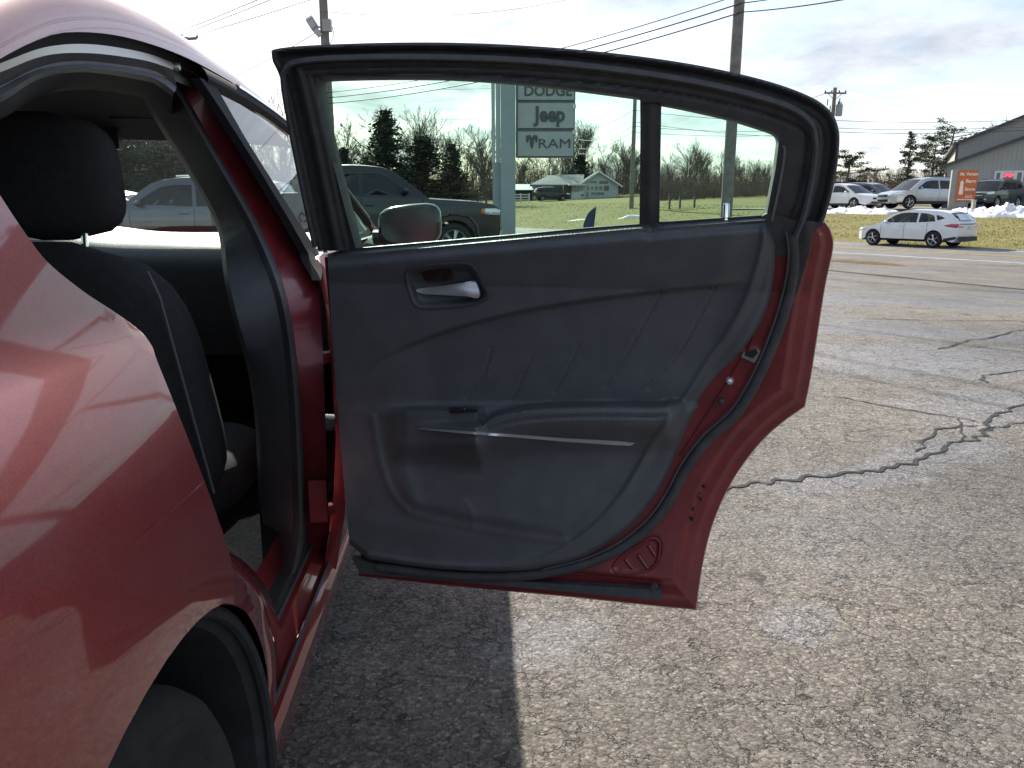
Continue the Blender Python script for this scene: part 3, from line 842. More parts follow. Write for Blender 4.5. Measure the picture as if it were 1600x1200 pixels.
# check strap block and hinge plate on the jamb
b_ = MB()
p = side(492, 780, .055); b_.box(C3(p[0] - .012, p[1] - .01, p[2]), (.04, .006, .10), YAW); sedb(b_, 'hinge_plate', M_JAMB, jamb, smooth=False)

# ---- rocker and step
prof = [(.10, .155), (.065, .165), (.058, .20), (.05, .235), (.046, .262), (.055, .278), (.066, .283), (.074, .279), (.086, .292), (.098, .312), (.112, .318), (.120, .312), (.135, .33), (.15, .372), (.165, .398)]
b_ = MB().grid([[C3(s, w, z) for w, z in prof] for s in steps(-.70, 1.5, .1)])
rocker = sedb(b_, 'rocker_panel', M_PAINT, sharp=28)
for (w, z, r) in ((.066, .285, .004), (.112, .320, .0045), (.049, .250, .003)): sedb(MB().tube([C3(s, w, z) for s in steps(-.66, 1.2, .1)], r, 6), 'step_seal', M_RUB2, rocker)
b_ = MB().grid([[C3(s, w, z) for w, z in ((.163, .399), (.18, .402), (.21, .398), (.26, .385), (.36, .365), (.5, .356))] for s in steps(-.7, 1.3, .1)])
sedb(b_, 'sill_carpet', mat('carpet', (.016, .016, .018), 1.0, spec=.0, var=.3, vscale=90), rocker)

# dog-leg jamb between the quarter panel and the step
d1 = [(350, 872), (366, 884), (392, 908), (410, 938), (421, 972), (428, 1010), (431, 1060), (432, 1120), (431, 1200), (428, 1290)]
d2 = [(340, 935), (366, 946), (382, 954), (396, 975), (408, 1005), (416, 1040), (420, 1090), (421, 1140), (420, 1210), (417, 1300)]
d0 = [(334, 842), (352, 856), (384, 880), (412, 912), (428, 950), (438, 990), (442, 1050), (444, 1110), (446, 1170), (447, 1260)]
dog = sedb(loft([([(x + 4, y - 3) for x, y in d0], .26), (d0, .05), (d1, .018), (d2, .006), ([(x - 5, y + 4) for x, y in d2], .05)]), 'dogleg_jamb', M_PAINT)

# ---- wheel housing and wheel
b_ = MB()
for w0, w1, r0, r1 in ((.012, .03, .405, .385), (.03, .42, .385, .385)):
    b_.grid([[C3(ARC_S + r * math.cos(a), w, ARC_Z + r * math.sin(a)) for a in (lerp(RAD(-25), RAD(205), i / 36) for i in range(37))] for w, r in ((w0, r0), (w1, r1))])
b_.add([C3(ARC_S - .42, .42, .0 + .1), C3(ARC_S + .42, .42, .1), C3(ARC_S + .42, .42, .8), C3(ARC_S - .42, .42, .8)], [(0, 1, 2, 3)])
sedb(b_, 'wheel_liner', M_LINER)
b_ = MB().tube([C3(ARC_S + .402 * math.cos(a), .014, ARC_Z + .402 * math.sin(a)) for a in (lerp(RAD(-20), RAD(200), i / 40) for i in range(41))], .009, 8)
sedb(b_, 'arch_lip', M_LINER)
def sedan_wheel(s, w0, sgn):
    c = C3(s, w0 + sgn * .115, .338); ax = CB * (-sgn)
    b2 = MB().lathe([(.235, .085), (.25, .108), (.262, .112), (.268, .117), (.272, .113), (.285, .119), (.296, .121), (.300, .117), (.31, .117), (.326, .104), (.334, .086), (.338, .06), (.338, .055), (.331, .052), (.338, .049), (.339, .02), (.339, .015), (.331, .012), (.339, .009), (.339, -.03), (.331, -.033), (.339, -.036), (.336, -.08), (.325, -.104), (.30, -.118), (.24, -.09)], c, ax, 96)
    wh = sedb(b2, 'wheel', M_TYRE, sharp=50); wh.name = 'wheel'
    b2 = MB().lathe([(.24, .09), (.247, .098), (.242, .103), (.232, .098), (.225, .07), (.215, -.07), (.235, -.09)], c, ax, 64)
    rim = sedb(b2, 'rim', M_RIM, wh)
    b2 = MB().lathe([(0, .07), (.035, .068), (.055, .055), (.06, .02)], c, ax, 24)
    e1 = Vector((0, 0, 1)); e2 = ax.cross(e1)
    for k in range(5):
        for dd in (-.12, .12):
            a = 2 * math.pi * k / 5 + .3 + dd; d = e1 * math.cos(a) + e2 * math.sin(a)
            b2.tube([c + d * .04 + ax * .055, c + d * .14 + ax * .07, c + d * .232 + ax * .09], [.022, .018, .020], 6)
    sedb(b2, 'spokes', M_RIM, wh)
    b2 = MB().lathe([(.0, .0), (.165, .0), (.165, -.02), (0, -.02)], c, ax, 40); sedb(b2, 'brake_disc', mat('brake_iron', (.16, .12, .09), .5, .7, var=.3), wh)
    return wh
sedan_wheel(ARC_S, .035, 1); sedan_wheel(1.926, .035, 1)
sedan_wheel(ARC_S, 2 * WC - .035, -1); sedan_wheel(1.926, 2 * WC - .035, -1)

# ---- cabin
def pillow(c, ws_, hs, thick, tilt=0.0, n=2.6, rows=14, seg=28, fw=CA, taper=0.0):
    """rounded block: c centre; half width, half height, half thickness along fw; tilt leans the top backwards"""
    R_ = []
    for i in range(rows + 1):
        v = -1 + 2 * i / rows
        k = max(0.02, (1 - abs(v) ** 4)) ** .4
        row = []
        for j in range(seg + 1):
            a = 2 * math.pi * j / seg
            cx = math.copysign(abs(math.cos(a)) ** (2 / n), math.cos(a)); sx = math.copysign(abs(math.sin(a)) ** (2 / n), math.sin(a))
            row.append(Vector(c) + CB * (cx * ws_ * k * (1 - taper * v)) + fw * (sx * thick * k - tilt * v * hs) + Vector((0, 0, v * hs)))
        R_.append(row)
    b2 = MB().grid(R_); b2.f.append(tuple(range(seg))); b2.f.append(tuple(rows * (seg + 1) + j for j in reversed(range(seg)))); return b2
def seat(w, name='front_seat'):
    st = sedb(pillow(C3(.00, w, .74), .285, .335, .085, .22, 3.4, taper=.10), name, M_CLOTH)
    sedb(pillow(C3(-.035, w, 1.205), .152, .128, .062, .15, 2.6), 'headrest', M_CLOTH, st)
    for d in (-.07, .07): sedb(MB().tube([C3(-.06, w + d, 1.0), C3(-.04, w + d, 1.12)], .007, 8), 'headrest_post', M_CHROME, st)
    sedb(pillow(C3(.36, w, .42), .26, .10, .30, 0, 3.2), 'seat_cushion', M_CLOTH, st)
    for d in (-.262, .262):
        b2 = MB().tube([C3(.075 - .22 * (z - .74) - .155, w + d * (1 - .10 * (z - .74) / .335) * (1 if z < .98 else .96), z) for z in steps(.5, 1.02, .05)], .0032, 5)
        sedb(b2, 'piping', M_STITCH, st)
    return st
seat(.585); seat(2 * WC - .585)
b_ = pillow(C3(-.52, WC, .50), .70, .11, .30, 0, 4)
rs_ = sedb(b_, 'rear_seat', M_CLOTH)
sedb(pillow(C3(-.92, WC, .82), .70, .30, .10, .3, 4), 'backrest', M_CLOTH, rs_)
for w in (.52, 2 * WC - .52): sedb(pillow(C3(-1.03, w, 1.16), .14, .085, .05, .1, 2.6), 'headrest', M_CLOTH, rs_)
# dashboard: swept section
dp = [(1.02, .62), (1.00, .80), (1.03, .92), (1.08, .985), (1.16, 1.02), (1.28, 1.035), (1.5, 1.04), (1.70, 1.03)]
rows = []
for k in range(25):
    u = -1 + 2 * k / 24
    rows.append([C3(s + .05 * (1 - u * u), WC + u * .80, z + (.035 * math.exp(-((WC + u * .8 - 1.3) / .2) ** 2) if z > .9 else 0)) for s, z in cr(dp, 3)])
dash = sedb(MB().grid(rows), 'dashboard', M_DASH)
b_ = MB()
swc = C3(.86, 1.30, .86); e1 = (Vector((0, 0, 1)) * .92 + CA * .39).normalized(); e2 = CB
b_.tube([swc + e1 * .185 * math.cos(a) + e2 * .185 * math.sin(a) for a in (2 * math.pi * k / 32 for k in range(33))], .015, 8, cap=False)
for a in (0.0, 2.2, 4.08): b_.tube([swc, swc + e1 * -.17 * math.cos(a) + e2 * .17 * math.sin(a)], .014, 6)
b_.lathe([(0, .03), (.06, .025), (.075, 0)], swc, -e1.cross(e2), 16)
sedb(b_, 'steering_wheel', M_TRIM)
b_ = MB().box(C3(.92, WC, 1.36), (.24, .03, .07), YAW); b_.tube([C3(.95, WC, 1.38), C3(1.02, WC, 1.46)], .012, 6)
sedb(b_, 'rearview_mirror', M_TRIM, smooth=False)
b_ = MB().box(C3(.90, .60, 1.418), (.42, .16, .018), YAW); sedb(b_, 'sun_visor', M_HEADL, smooth=False)

# ================================================================== THE OPEN REAR DOOR
DH = Vector((-.374, 1.718, 0)); DE = Vector((.9806, -.1963, 0)); DN = Vector((-.1963, -.9806, 0))    # hinge foot, along the door, towards the cabin side
def lean(z): return .56 * max(0.0, z - .985) + .05 * math.sin(math.pi * min(1, max(0, (z - .25) / .74))) * -1
def D3(px, py, dep=0.0):
    d = ray(px, py); t = 1.5
    for _ in range(7):
        p = EYE + d * t
        g = DN.dot(p - DH) - lean(p.z) - dep
        p2 = EYE + d * (t + .001)
        g2 = DN.dot(p2 - DH) - lean(p2.z) - dep
        t -= g / ((g2 - g) / .001)
    return EYE + d * t
nd = lambda x, y: DN

shell_edge = cr([(1088, 953), (1093, 915), (1101, 868), (1113, 822), (1132, 775), (1157, 732), (1190, 690), (1223, 660), (1257, 636)], 5) + \
             cr([(1258, 634), (1267, 590), (1278, 520), (1290, 445), (1302, 388), (1299, 362), (1289, 346)], 5)
shell_poly = [(556, 392), (507, 402), (514, 480), (522, 560), (530, 660), (538, 740), (548, 840), (560, 900), (700, 915), (900, 934), (1033, 948)] + shell_edge + [(1240, 340), (1195, 342), (1020, 352)]
edge_line_px = [(560, 900), (700, 915), (900, 934), (1033, 948)] + shell_edge
def offset_curve(pts, d):
    """parallel curve on the left-hand (inner) side, mitred"""
    out = []
    for i, p in enumerate(pts):
        a = pts[max(i - 1, 0)]; c = pts[min(i + 1, len(pts) - 1)]
        n1 = n2 = None
        if i > 0: L = math.hypot(p[0] - a[0], p[1] - a[1]) or 1; n1 = ((p[1] - a[1]) / L, -(p[0] - a[0]) / L)
        if i < len(pts) - 1: L = math.hypot(c[0] - p[0], c[1] - p[1]) or 1; n2 = ((c[1] - p[1]) / L, -(c[0] - p[0]) / L)
        n1 = n1 or n2; n2 = n2 or n1
        mx, my = n1[0] + n2[0], n1[1] + n2[1]; k = 2 / max(.6, mx * mx + my * my) 
        out.append((p[0] + mx * k * d, p[1] + my * k * d))
    return out
e_rs = []
for i in range(len(edge_line_px) - 1):
    a, c = edge_line_px[i], edge_line_px[i + 1]; k = max(1, int(math.hypot(c[0] - a[0], c[1] - a[1]) / 10))
    for j in range(k): e_rs.append((lerp(a[0], c[0], j / k), lerp(a[1], c[1], j / k)))
e_rs.append(edge_line_px[-1])
BANDS = [(0, -.046), (1.5, -.040), (10, -.037), (14, -.034), (19, -.020), (22, -.018), (33, -.0175), (37, -.014), (41, -.002), (45, .0)]
corners = [min(range(len(e_rs)), key=lambda i: math.hypot(e_rs[i][0] - c[0], e_rs[i][1] - c[1])) for c in ((1088, 953), (1257.5, 635))]
def clean_offset(d):
    o = offset_curve(e_rs, d)
    if d < 3: return o
    return [p if (dist_poly(p, edge_line_px) > d * .95 or min(abs(i - c) for c in corners) > 9) else o[min(corners, key=lambda c: abs(c - i))] for i, p in enumerate(o)]
rows = [[D3(x, y, dp) for x, y in clean_offset(d)] for d, dp in BANDS]
rows.insert(0, [p - DN * .02 for p in rows[0]])
fl_b = MB().grid(rows)
inner_curve = clean_offset(45)
# drop the little loops the offset leaves at tight corners
ic = [inner_curve[0]]
for p in inner_curve[1:]:
    if dist_poly(p, edge_line_px) > 40 and math.hypot(p[0] - ic[-1][0], p[1] - ic[-1][1]) > 3: ic.append(p)
plate = cr([(957, 888), (972, 868), (1000, 850), (1018, 840), (1030, 846), (1030, 866), (1024, 882), (1008, 893), (975, 896)], 4, True)
slots = [[(977, 874), (989, 888)], [(997, 867), (1012, 888)], [(1013, 852), (1024, 868)]]
def shell_relief(x, y):
    r = 0.0
    if x > 930 and y > 820:
        dd = dist_poly((x, y), plate, True) * (1 if inside((x, y), plate) else -1)
        r -= .006 * sstep(-2.0, 2.5, dd)
    return r
shell_poly = [(556, 392), (507, 402), (514, 480), (522, 560), (530, 660), (538, 740), (548, 840)] + ic + [(1240, 340), (1195, 342), (1020, 352)]
skin_poly = [(556, 392), (507, 402), (514, 480), (522, 560), (530, 660), (538, 740), (548, 840), (560, 900), (700, 915), (900, 934), (1033, 948)] + shell_edge + [(1240, 340), (1195, 342), (1020, 352)]
V, F_ = sheet(shell_poly, [], 4.0, lambda x, y: D3(x, y, shell_relief(x, y)), nd, .03)
n0 = len(V); V = V + fl_b.v; F_ = F_ + [tuple(i + n0 for i in f) for f in fl_b.f]
door = sed('rear_door', V, F_, M_JAMB, sharp=40)
door['label'] = 'open rear door of the red sedan seen from its cabin side'
for a in slots: sedb(MB().tube([D3(*a[0], -.005), D3(*a[1], -.005)], .0052, 10), 'pressed_rib', M_JAMB, door)
sedb(MB().tube([D3(x, y, -.001) for x, y in plate + [plate[0]]], .0025, 8), 'pressed_edge', M_JAMB, door)
# outer skin behind the shell
def skin(x, y): return D3(x, y, 0) - DN * (.085 + .035 * sstep(0, 120, dist_poly((x, y), edge_line_px)))
V, F_ = sheet(skin_poly, [], 14.0, skin, lambda x, y: -DN, .03)
sed('outer_skin', V, F_, M_PAINT, door)
b_ = MB()
oh = D3(1262, 352, -.1) ; b_.tube([oh - DE * .18 - DN * .03, oh - DE * .16 - DN * .065, oh - DE * .02 - DN * .07, oh + DE * .012 - DN * .055], .012, 8)
sedb(b_, 'outer_handle', M_PAINT, door)

# ---- trim panel with moulded relief
belt_f = [(512, 405), (556, 402), (640, 394), (780, 381), (900, 370), (1003, 361), (1018, 364), (1034, 361), (1120, 354), (1196, 348)]      # front lip of the ledge
belt_b = [(512, 396), (556, 388), (640, 380), (780, 368), (900, 357), (1003, 349), (1018, 350), (1034, 347), (1120, 341), (1198, 336)]
ridge = cr([(1196, 346), (1192, 385), (1180, 430), (1166, 470), (1142, 515), (1110, 560), (1064, 634), (1024, 688), (998, 734), (972, 775), (945, 808), (900, 846), (845, 875), (780, 888), (700, 887), (640, 880), (575, 870)], 5)
trim_r = cr([(1196, 349), (1211, 385), (1208, 440), (1195, 490), (1165, 540), (1118, 595), (1084, 645), (1062, 695), (1042, 742), (1016, 785), (985, 822), (935, 858), (870, 884), (790, 893), (700, 890), (640, 884), (575, 874)], 5)
trim_poly = cr(belt_f, 3) + trim_r[1:] + [(546, 850), (536, 740), (524, 600), (516, 480)]
crease = cr([(505, 640), (560, 592), (600, 557), (700, 516), (800, 489), (900, 471), (1000, 458), (1100, 447), (1190, 436)], 5)
pocket = cr([(582, 652), (590, 700), (602, 745), (622, 782), (650, 803), (720, 820), (800, 834), (885, 846)], 5)
pocket_in = cr([(606, 652), (618, 700), (636, 750), (648, 790)], 5)
seams = [[(768, 545), (755, 590), (728, 622)], [(830, 560), (812, 600), (800, 626)], [(905, 540), (880, 590), (866, 612)], [(1032, 458), (985, 545), (945, 604)], [(1118, 447), (1065, 545), (1014, 606)]]
bezel = cr([(634, 432), (640, 422), (668, 415), (722, 411), (742, 420), (757, 448), (762, 463), (742, 475), (690, 481), (655, 480), (643, 465)], 4, True)
arm_top = cr([(752, 664), (775, 648), (820, 638), (880, 633), (950, 632), (1020, 633), (1062, 628)], 5)
pocket_reg = pocket + [(950, 760), (985, 700), (640, 660)]
def yline(curve, x):
    for (a, b2), (c, d) in zip(curve, curve[1:]):
        if min(a, c) <= x <= max(a, c) and a != c: return b2 + (d - b2) * (x - a) / (c - a)
    return curve[0][1] if abs(x - curve[0][0]) < abs(x - curve[-1][0]) else curve[-1][1]
ridge_poly = cr(belt_f, 3) + ridge[1:] + [(546, 850), (536, 740), (524, 600), (516, 480)]
def trim_relief(x, y):
    r = .036
    de = dist_poly((x, y), trim_r + [(546, 850)])
    r -= .012 * (1 - sstep(0, 10, de)) ** 1.5
    dr = dist_poly((x, y), ridge)
    if dr < 75 and x > 585 and y - yline(belt_f, x) > 8 and not inside((x, y), ridge_poly): dr = -dr
    r -= .014 * (1 - sstep(-14, 2, dr)) + .008 * sstep(0, 10, dr) * (1 - sstep(14, 60, dr))
    yb = yline(belt_f, x); r -= .014 * (1 - sstep(0, 20, y - yb)) ** 2
    yc = yline(crease, x)
    if x < 1190: r -= (.013 * sstep(600, 690, x) + .004) * sstep(-2, 5, y - yc) * (1 - sstep(625, 645, y)) * (1 - sstep(1110, 1180, x))
    if inside((x, y), bezel): r -= .034 * sstep(0, 12, dist_poly((x, y), bezel, True)) * (1 - .35 * sstep(440, 480, y))
    for sm in seams:
        d = dist_poly((x, y), sm); r -= .0022 * math.exp(-(d / 3.0) ** 2)
    # armrest: bolster standing off the panel, flat on top, undercut below
    if 600 < x < 1090 and 600 < y < 760:
        ya = yline(arm_top, max(752, min(1062, x)))
        fx = sstep(640, 770, x) * (1 - sstep(1040, 1075, x))
        r += .062 * fx * sstep(ya - 7, ya + 5, y) * (1 - sstep(ya + 24, ya + 78, y))
        r += .034 * sstep(600, 640, x) * (1 - sstep(742, 762, x)) * sstep(634, 644, y) * (1 - sstep(690, 730, y))
        r -= .003 * math.exp(-((y - ya - 19) / 2.2) ** 2) * fx
    # lower door bin
    if y > 640 and x < 1000:
        if inside((x, y), pocket_reg): r += .010 * sstep(700, 800, y) * sstep(0, 22, dist_poly((x, y), pocket_reg, True))
        dp_ = dist_poly((x, y), pocket); r += .005 * math.exp(-((dp_) / 6.0) ** 2) * (1 if x < 640 else .5)
        r += .004 * math.exp(-(dist_poly((x, y), pocket_in) / 14.0) ** 2)
    ds = dist_poly((x, y), [(712, 790), (725, 782), (738, 800), (738, 826)]); r += .0015 * math.exp(-(ds / 5.0) ** 2)
    return r
V, F_ = sheet(trim_poly, [], 3.0, lambda x, y: D3(x, y, trim_relief(x, y)), nd, .03)
trim = sed('trim_panel', V, F_, M_TRIM, door, sharp=60)
# top ledge under the glass
bf = cr(belt_f, 6); bb = cr(belt_b, 6)
rows = [[D3(x, y, trim_relief(x, y)) for x, y in bf],
        [D3(lerp(a[0], c[0], .35), lerp(a[1], c[1], .35), .020) for a, c in zip(bf, bb)],
        [D3(lerp(a[0], c[0], .7), lerp(a[1], c[1], .7), .002) for a, c in zip(bf, bb)], [D3(x, y, -.018) for x, y in bb], [D3(x, y, -.018) - Vector((0, 0, .03)) for x, y in bb]]
sedb(MB().grid(rows), 'belt_ledge', M_LEATH, door, sharp=75)
# seam cord along the crease and the stitch rows
def cord(name, pts, dep, r, m, parent, n=6, k=4):
    b2 = MB().tube([D3(x, y, (dep(x, y) if callable(dep) else dep)) for x, y in cr(pts, k)], r, n); return sedb(b2, name, m, parent)
b_ = MB()
for sm in seams:
    for off in (-5, 5):
        q = cr([(x + off, y) for x, y in sm], 10)
        for a, c in zip(q[0::2], q[1::2]): b_.tube([D3(a[0], a[1], trim_relief(*a) + .0012), D3(c[0], c[1], trim_relief(*c) + .0012)], .0011, 4)
for dy in (12, 24):
    q = []
    aq = [(x, y + dy) for x, y in cr([(758, 660), (775, 648), (820, 638), (880, 633), (950, 632), (1020, 633), (1056, 629)], 16)]
    for a, c in zip(aq[0::2], aq[1::2]): b_.tube([D3(a[0], a[1], trim_relief(*a) + .0014), D3(c[0], c[1], trim_relief(*c) + .0014)], .0011, 4)
sedb(b_, 'stitching', M_STITCH, door, smooth=False)['kind'] = 'stuff'
cord('bezel_ring', [bezel[i] for i in range(0, len(bezel), 2)] + [bezel[0]], lambda x, y: .038, .0026, mat('bezel_grey', (.05, .052, .058), .4), door)
# inner release lever, bright metal, wider at its free end
lev = cr([(652, 452), (690, 447), (722, 442), (738, 439), (744, 442), (749, 458), (746, 466), (728, 463), (690, 461), (660, 459)], 4, True)
V, F_ = sheet(lev, [], 3.0, lambda x, y: D3(x, y, .014 + .026 * sstep(652, 735, x) + .0008 * (y - 452) - .00003 * (y - 452) ** 2), nd, .010, True)
sed('release_lever', V, F_, M_SATIN, door)
V, F_ = sheet(cr([(662, 424), (700, 420), (704, 436), (668, 440)], 4, True), [], 4, lambda x, y: D3(x, y, .014), nd, .006)
sed('lock_rocker', V, F_, M_BLACK, door)
yspear = lambda x: 671.5 + (x - 654) * .068
# bright spear on the armrest face
sp_ = [(654, 670.5), (720, 674), (800, 679), (880, 685), (960, 689), (992, 692.5), (985, 696.5), (960, 695.5), (880, 690), (800, 683), (720, 677)]
V, F_ = sheet(sp_, [], 4.0, lambda x, y: D3(x, y, trim_relief(x, y) + .0045 + .0011 * (y - yspear(x) + 4)), nd, .008, True)
sed('bright_spear', V, F_, M_SATIN, door)
# window switch plate
V, F_ = sheet([(700, 637), (742, 636), (746, 644), (704, 646)], [], 4.0, lambda x, y: D3(x, y, trim_relief(x, y) + .006), nd, .008, True)
sed('window_switch', V, F_, M_BLACK, door)
b_ = MB().tube([D3(702, 636.5, trim_relief(702, 638) + .008), D3(722, 636, trim_relief(722, 638) + .009), D3(742, 637.5, trim_relief(740, 638) + .008)], .0011, 5)
sedb(MB().tube([D3(724, 639, trim_relief(724, 640) + .01), D3(727, 640.5, trim_relief(727, 640) + .01)], .002, 5), 'switch_mark', M_CHROME, door)
sedb(b_, 'switch_trim', M_CHROME, door)
# lock button post behind the trim
b_ = MB(); pb = D3(1134, 341, -.006)
b_.lathe([(.0062, -.01), (.0062, .024), (.0055, .027), (0, .028)], pb, (0, 0, 1), 14); sedb(b_, 'lock_button', M_CHROME, door)
# seals round the door shell
ws_px = [(590, 886), (700, 899), (785, 901), (850, 895), (915, 880), (970, 856), (1016, 820), (1046, 780), (1074, 728), (1108, 684), (1146, 650), (1172, 612), (1197, 562), (1222, 495), (1236, 440), (1240, 400), (1236, 365)]
b_ = MB().tube([D3(x, y, .004) for x, y in cr(ws_px, 6)], .0125, 10); sedb(b_, 'edge_seal', M_RUB, door)
cord('seal_lip', [(x - 8 + (0 if x > 900 else 6), y - 5) for x, y in ws_px[3:]], .017, .0022, M_RUB2, door)
low = [(575, 908), (700, 920), (900, 938), (1030, 928)]
V, F_ = sheet([(549, 872), (600, 884), (700, 899), (850, 911), (1034, 922), (1034, 938), (900, 926), (700, 908), (562, 896)], [], 7, lambda x, y: D3(x, y, .007), nd, .02)
sed('lower_seal', V, F_, M_RUB, door)
# latch, striker screw, plugs and drain holes on the rear edge
lat = [(1160, 552), (1183, 543), (1189, 550), (1183, 562), (1178, 567), (1158, 558)]
V, F_ = sheet(lat, [], 4, lambda x, y: D3(x, y, .010), nd, .012, True); latch = sed('latch', V, F_, M_CHROME, door)
V, F_ = sheet([(1165, 551), (1182, 546), (1184, 552), (1176, 560), (1164, 556)], [], 4, lambda x, y: D3(x, y, .013), nd, .004); sed('latch_mouth', V, F_, M_MARK, door)
b_ = MB().lathe([(0, .010), (.0055, .009), (.0075, .005), (.009, .002), (.009, -.004)], D3(1140, 595, .002), DN, 16); sedb(b_, 'hex_bolt', M_SATIN, door)
b_ = MB().lathe([(.0, .004), (.006, .003), (.007, -.002)], D3(1128, 627, .004), DN, 14); sedb(b_, 'rubber_plug', M_RUB, door)
b_ = MB().lathe([(.0, .004), (.0075, .003), (.009, -.002)], D3(1022, 917, .014), DN, 14); sedb(b_, 'rubber_plug', M_RUB, door)
for x, y, r in ((1100, 760, .0035), (1091, 770, .0035), (1095, 780, .003), (1082, 795, .004), (1081, 811, .004), (1088, 776, .0025)): sedb(MB().lathe([(0, .003), (r, .002), (r * 1.2, -.003)], D3(x, y, -.010), DN, 10), 'spot_weld', M_MARK, door)
cord('jamb_seam', [(1155, 470), (1178, 520), (1150, 575), (1100, 655), (1062, 712)], .004, .0016, M_JAMB, door)

# ---- window frame
f_out = cr([(497, 392), (480, 312), (462, 225), (440, 130), (426, 96)], 5) + cr([(424, 84), (432, 76), (500, 70), (650, 66), (800, 70), (950, 82), (1080, 100), (1190, 124), (1262, 149), (1296, 172), (1310, 200), (1311, 235), (1304, 285), (1291, 335), (1284, 352)], 6)
f_top = f_out
frame_poly = f_out + [(1240, 344), (1198, 340), (1030, 351), (1000, 353), (800, 370), (556, 392)]
g_main = [(556, 388), (540, 330), (515, 235), (496, 150), (493, 134)] + cr([(493, 132), (496, 125), (508, 122), (600, 120), (700, 121), (800, 128), (900, 139), (1000, 152)], 4) + [(1000.5, 200), (999, 350), (900, 357.5), (780, 369)]
g_quar = [(1030, 347), (1032, 230), (1033, 163)] + cr([(1034, 162), (1080, 171), (1140, 185), (1198, 203), (1214, 211), (1217, 222)], 4) + [(1212, 262), (1198, 336), (1120, 341)]
top_line = f_out[20:]
def frame_relief(x, y):
    d = dist_poly((x, y), f_out)
    r = 0.0
    r += .010 * math.exp(-((d - 4) / 5) ** 2)            # outer lip
    r -= .012 * (sstep(9, 13, d) - sstep(22, 27, d))     # channel
    r += .012 * math.exp(-((d - 31) / 6) ** 2)           # bulb
    r += .004 * sstep(38, 44, d)
    if d > 44: r -= .007 * math.exp(-((d - 50) / 3) ** 2)
    if x > 1000 and x < 1033 and y > 160: r = -.008 + .004 * math.exp(-((x - 1016) / 6) ** 2)
    return r
V, F_ = sheet(frame_poly, [g_main, g_quar], 3.4, lambda x, y: D3(x, y, frame_relief(x, y) - .004), nd, .042, True)
sed('window_frame', V, F_, M_RUB, door, sharp=50)
cord('frame_seal', [(492, 385), (474, 300), (455, 205), (444, 140), (445, 110), (470, 96), (560, 90), (700, 90), (850, 97), (1000, 114), (1120, 135), (1220, 162), (1262, 186), (1274, 215), (1272, 260), (1258, 330), (1243, 370)], .013, .0055, M_RUB2, door)
cord('corner_bead', [(1224, 228), (1226, 240), (1218, 290), (1206, 345)], .006, .0022, mat('bead_grey', (.16, .165, .17), .5), door)
def glass_map(x, y): return D3(x, y, -.024)
V, F_ = sheet([(x - (6 if x < 700 else -6), y + (6 if y > 300 else -6)) for x, y in g_main], [], 60, glass_map, nd); sed('door_glass', V, F_, G_GREEN, door)
V, F_ = sheet([(x + (5 if x > 1120 else -5), y + (6 if y > 300 else -6)) for x, y in g_quar], [], 60, glass_map, nd); sed('quarter_glass', V, F_, G_GREEN, door)
foot = cr([(1190, 338), (1240, 343), (1284, 349), (1272, 364), (1264, 395), (1254, 430), (1243, 464), (1236, 450), (1236, 420), (1229, 400), (1216, 400), (1204, 412), (1188, 420)], 4, True)
V, F_ = sheet(foot, [], 7, lambda x, y: D3(x, y, .006 + .006 * math.exp(-((x - 1262) / 8) ** 2)), nd, .02)
sed('frame_foot', V, F_, M_RUB, door)
# hinges and the loom boot in the gap between pillar and door
for py in (560, 800):
    a = D3(520, py, -.03); p = side(500, py, .05); sedb(MB().tube([C3(*p), (C3(*p) + a) / 2 + DN * -.02, a], .016, 8), 'hinge', M_JAMB, door)
a = D3(522, 660, -.03); c = C3(*side(500, 660, .05)); b_ = MB().tube([lerp(c, a, t / 10) for t in range(11)], [.02 if k % 2 else .015 for k in range(11)], 10); sedb(b_, 'loom_boot', M_RUB, door)

# ================================================================== OTHER VEHICLES
G_CAR = glass_mat('car_glass', (.30, .36, .36), ior=1.6, dirt=.02)
G_DARK = glass_mat('privacy_glass', (.07, .08, .085), ior=1.6, dirt=.02)
M_CLAD = mat('grey_cladding', (.03, .031, .034), .65, var=.2, vscale=10)
M_UNDER = mat('underbody', (.012, .012, .013), .9)
M_HEAD = mat('headlamp', (.72, .74, .76), .08, .3, coat=1)
M_TAIL = mat('tail_lamp', (.40, .018, .02), .15, coat=1)
M_AMBER = mat('amber_lamp', (.55, .22, .03), .2, coat=1)
M_ALLOY = mat('alloy', (.60, .60, .61), .28, .9)
M_ALLOYD = mat('alloy_dark', (.05, .05, .055), .4, .7)
M_PLATE = mat('number_plate', (.55, .57, .62), .5)
def car_paint(name, col, metal=.35, rough=.35): return mat(name, col, rough, metal, coat=.45 if max(col) < .02 else 1.0, coat_rough=.04, var=.08, vscale=3)

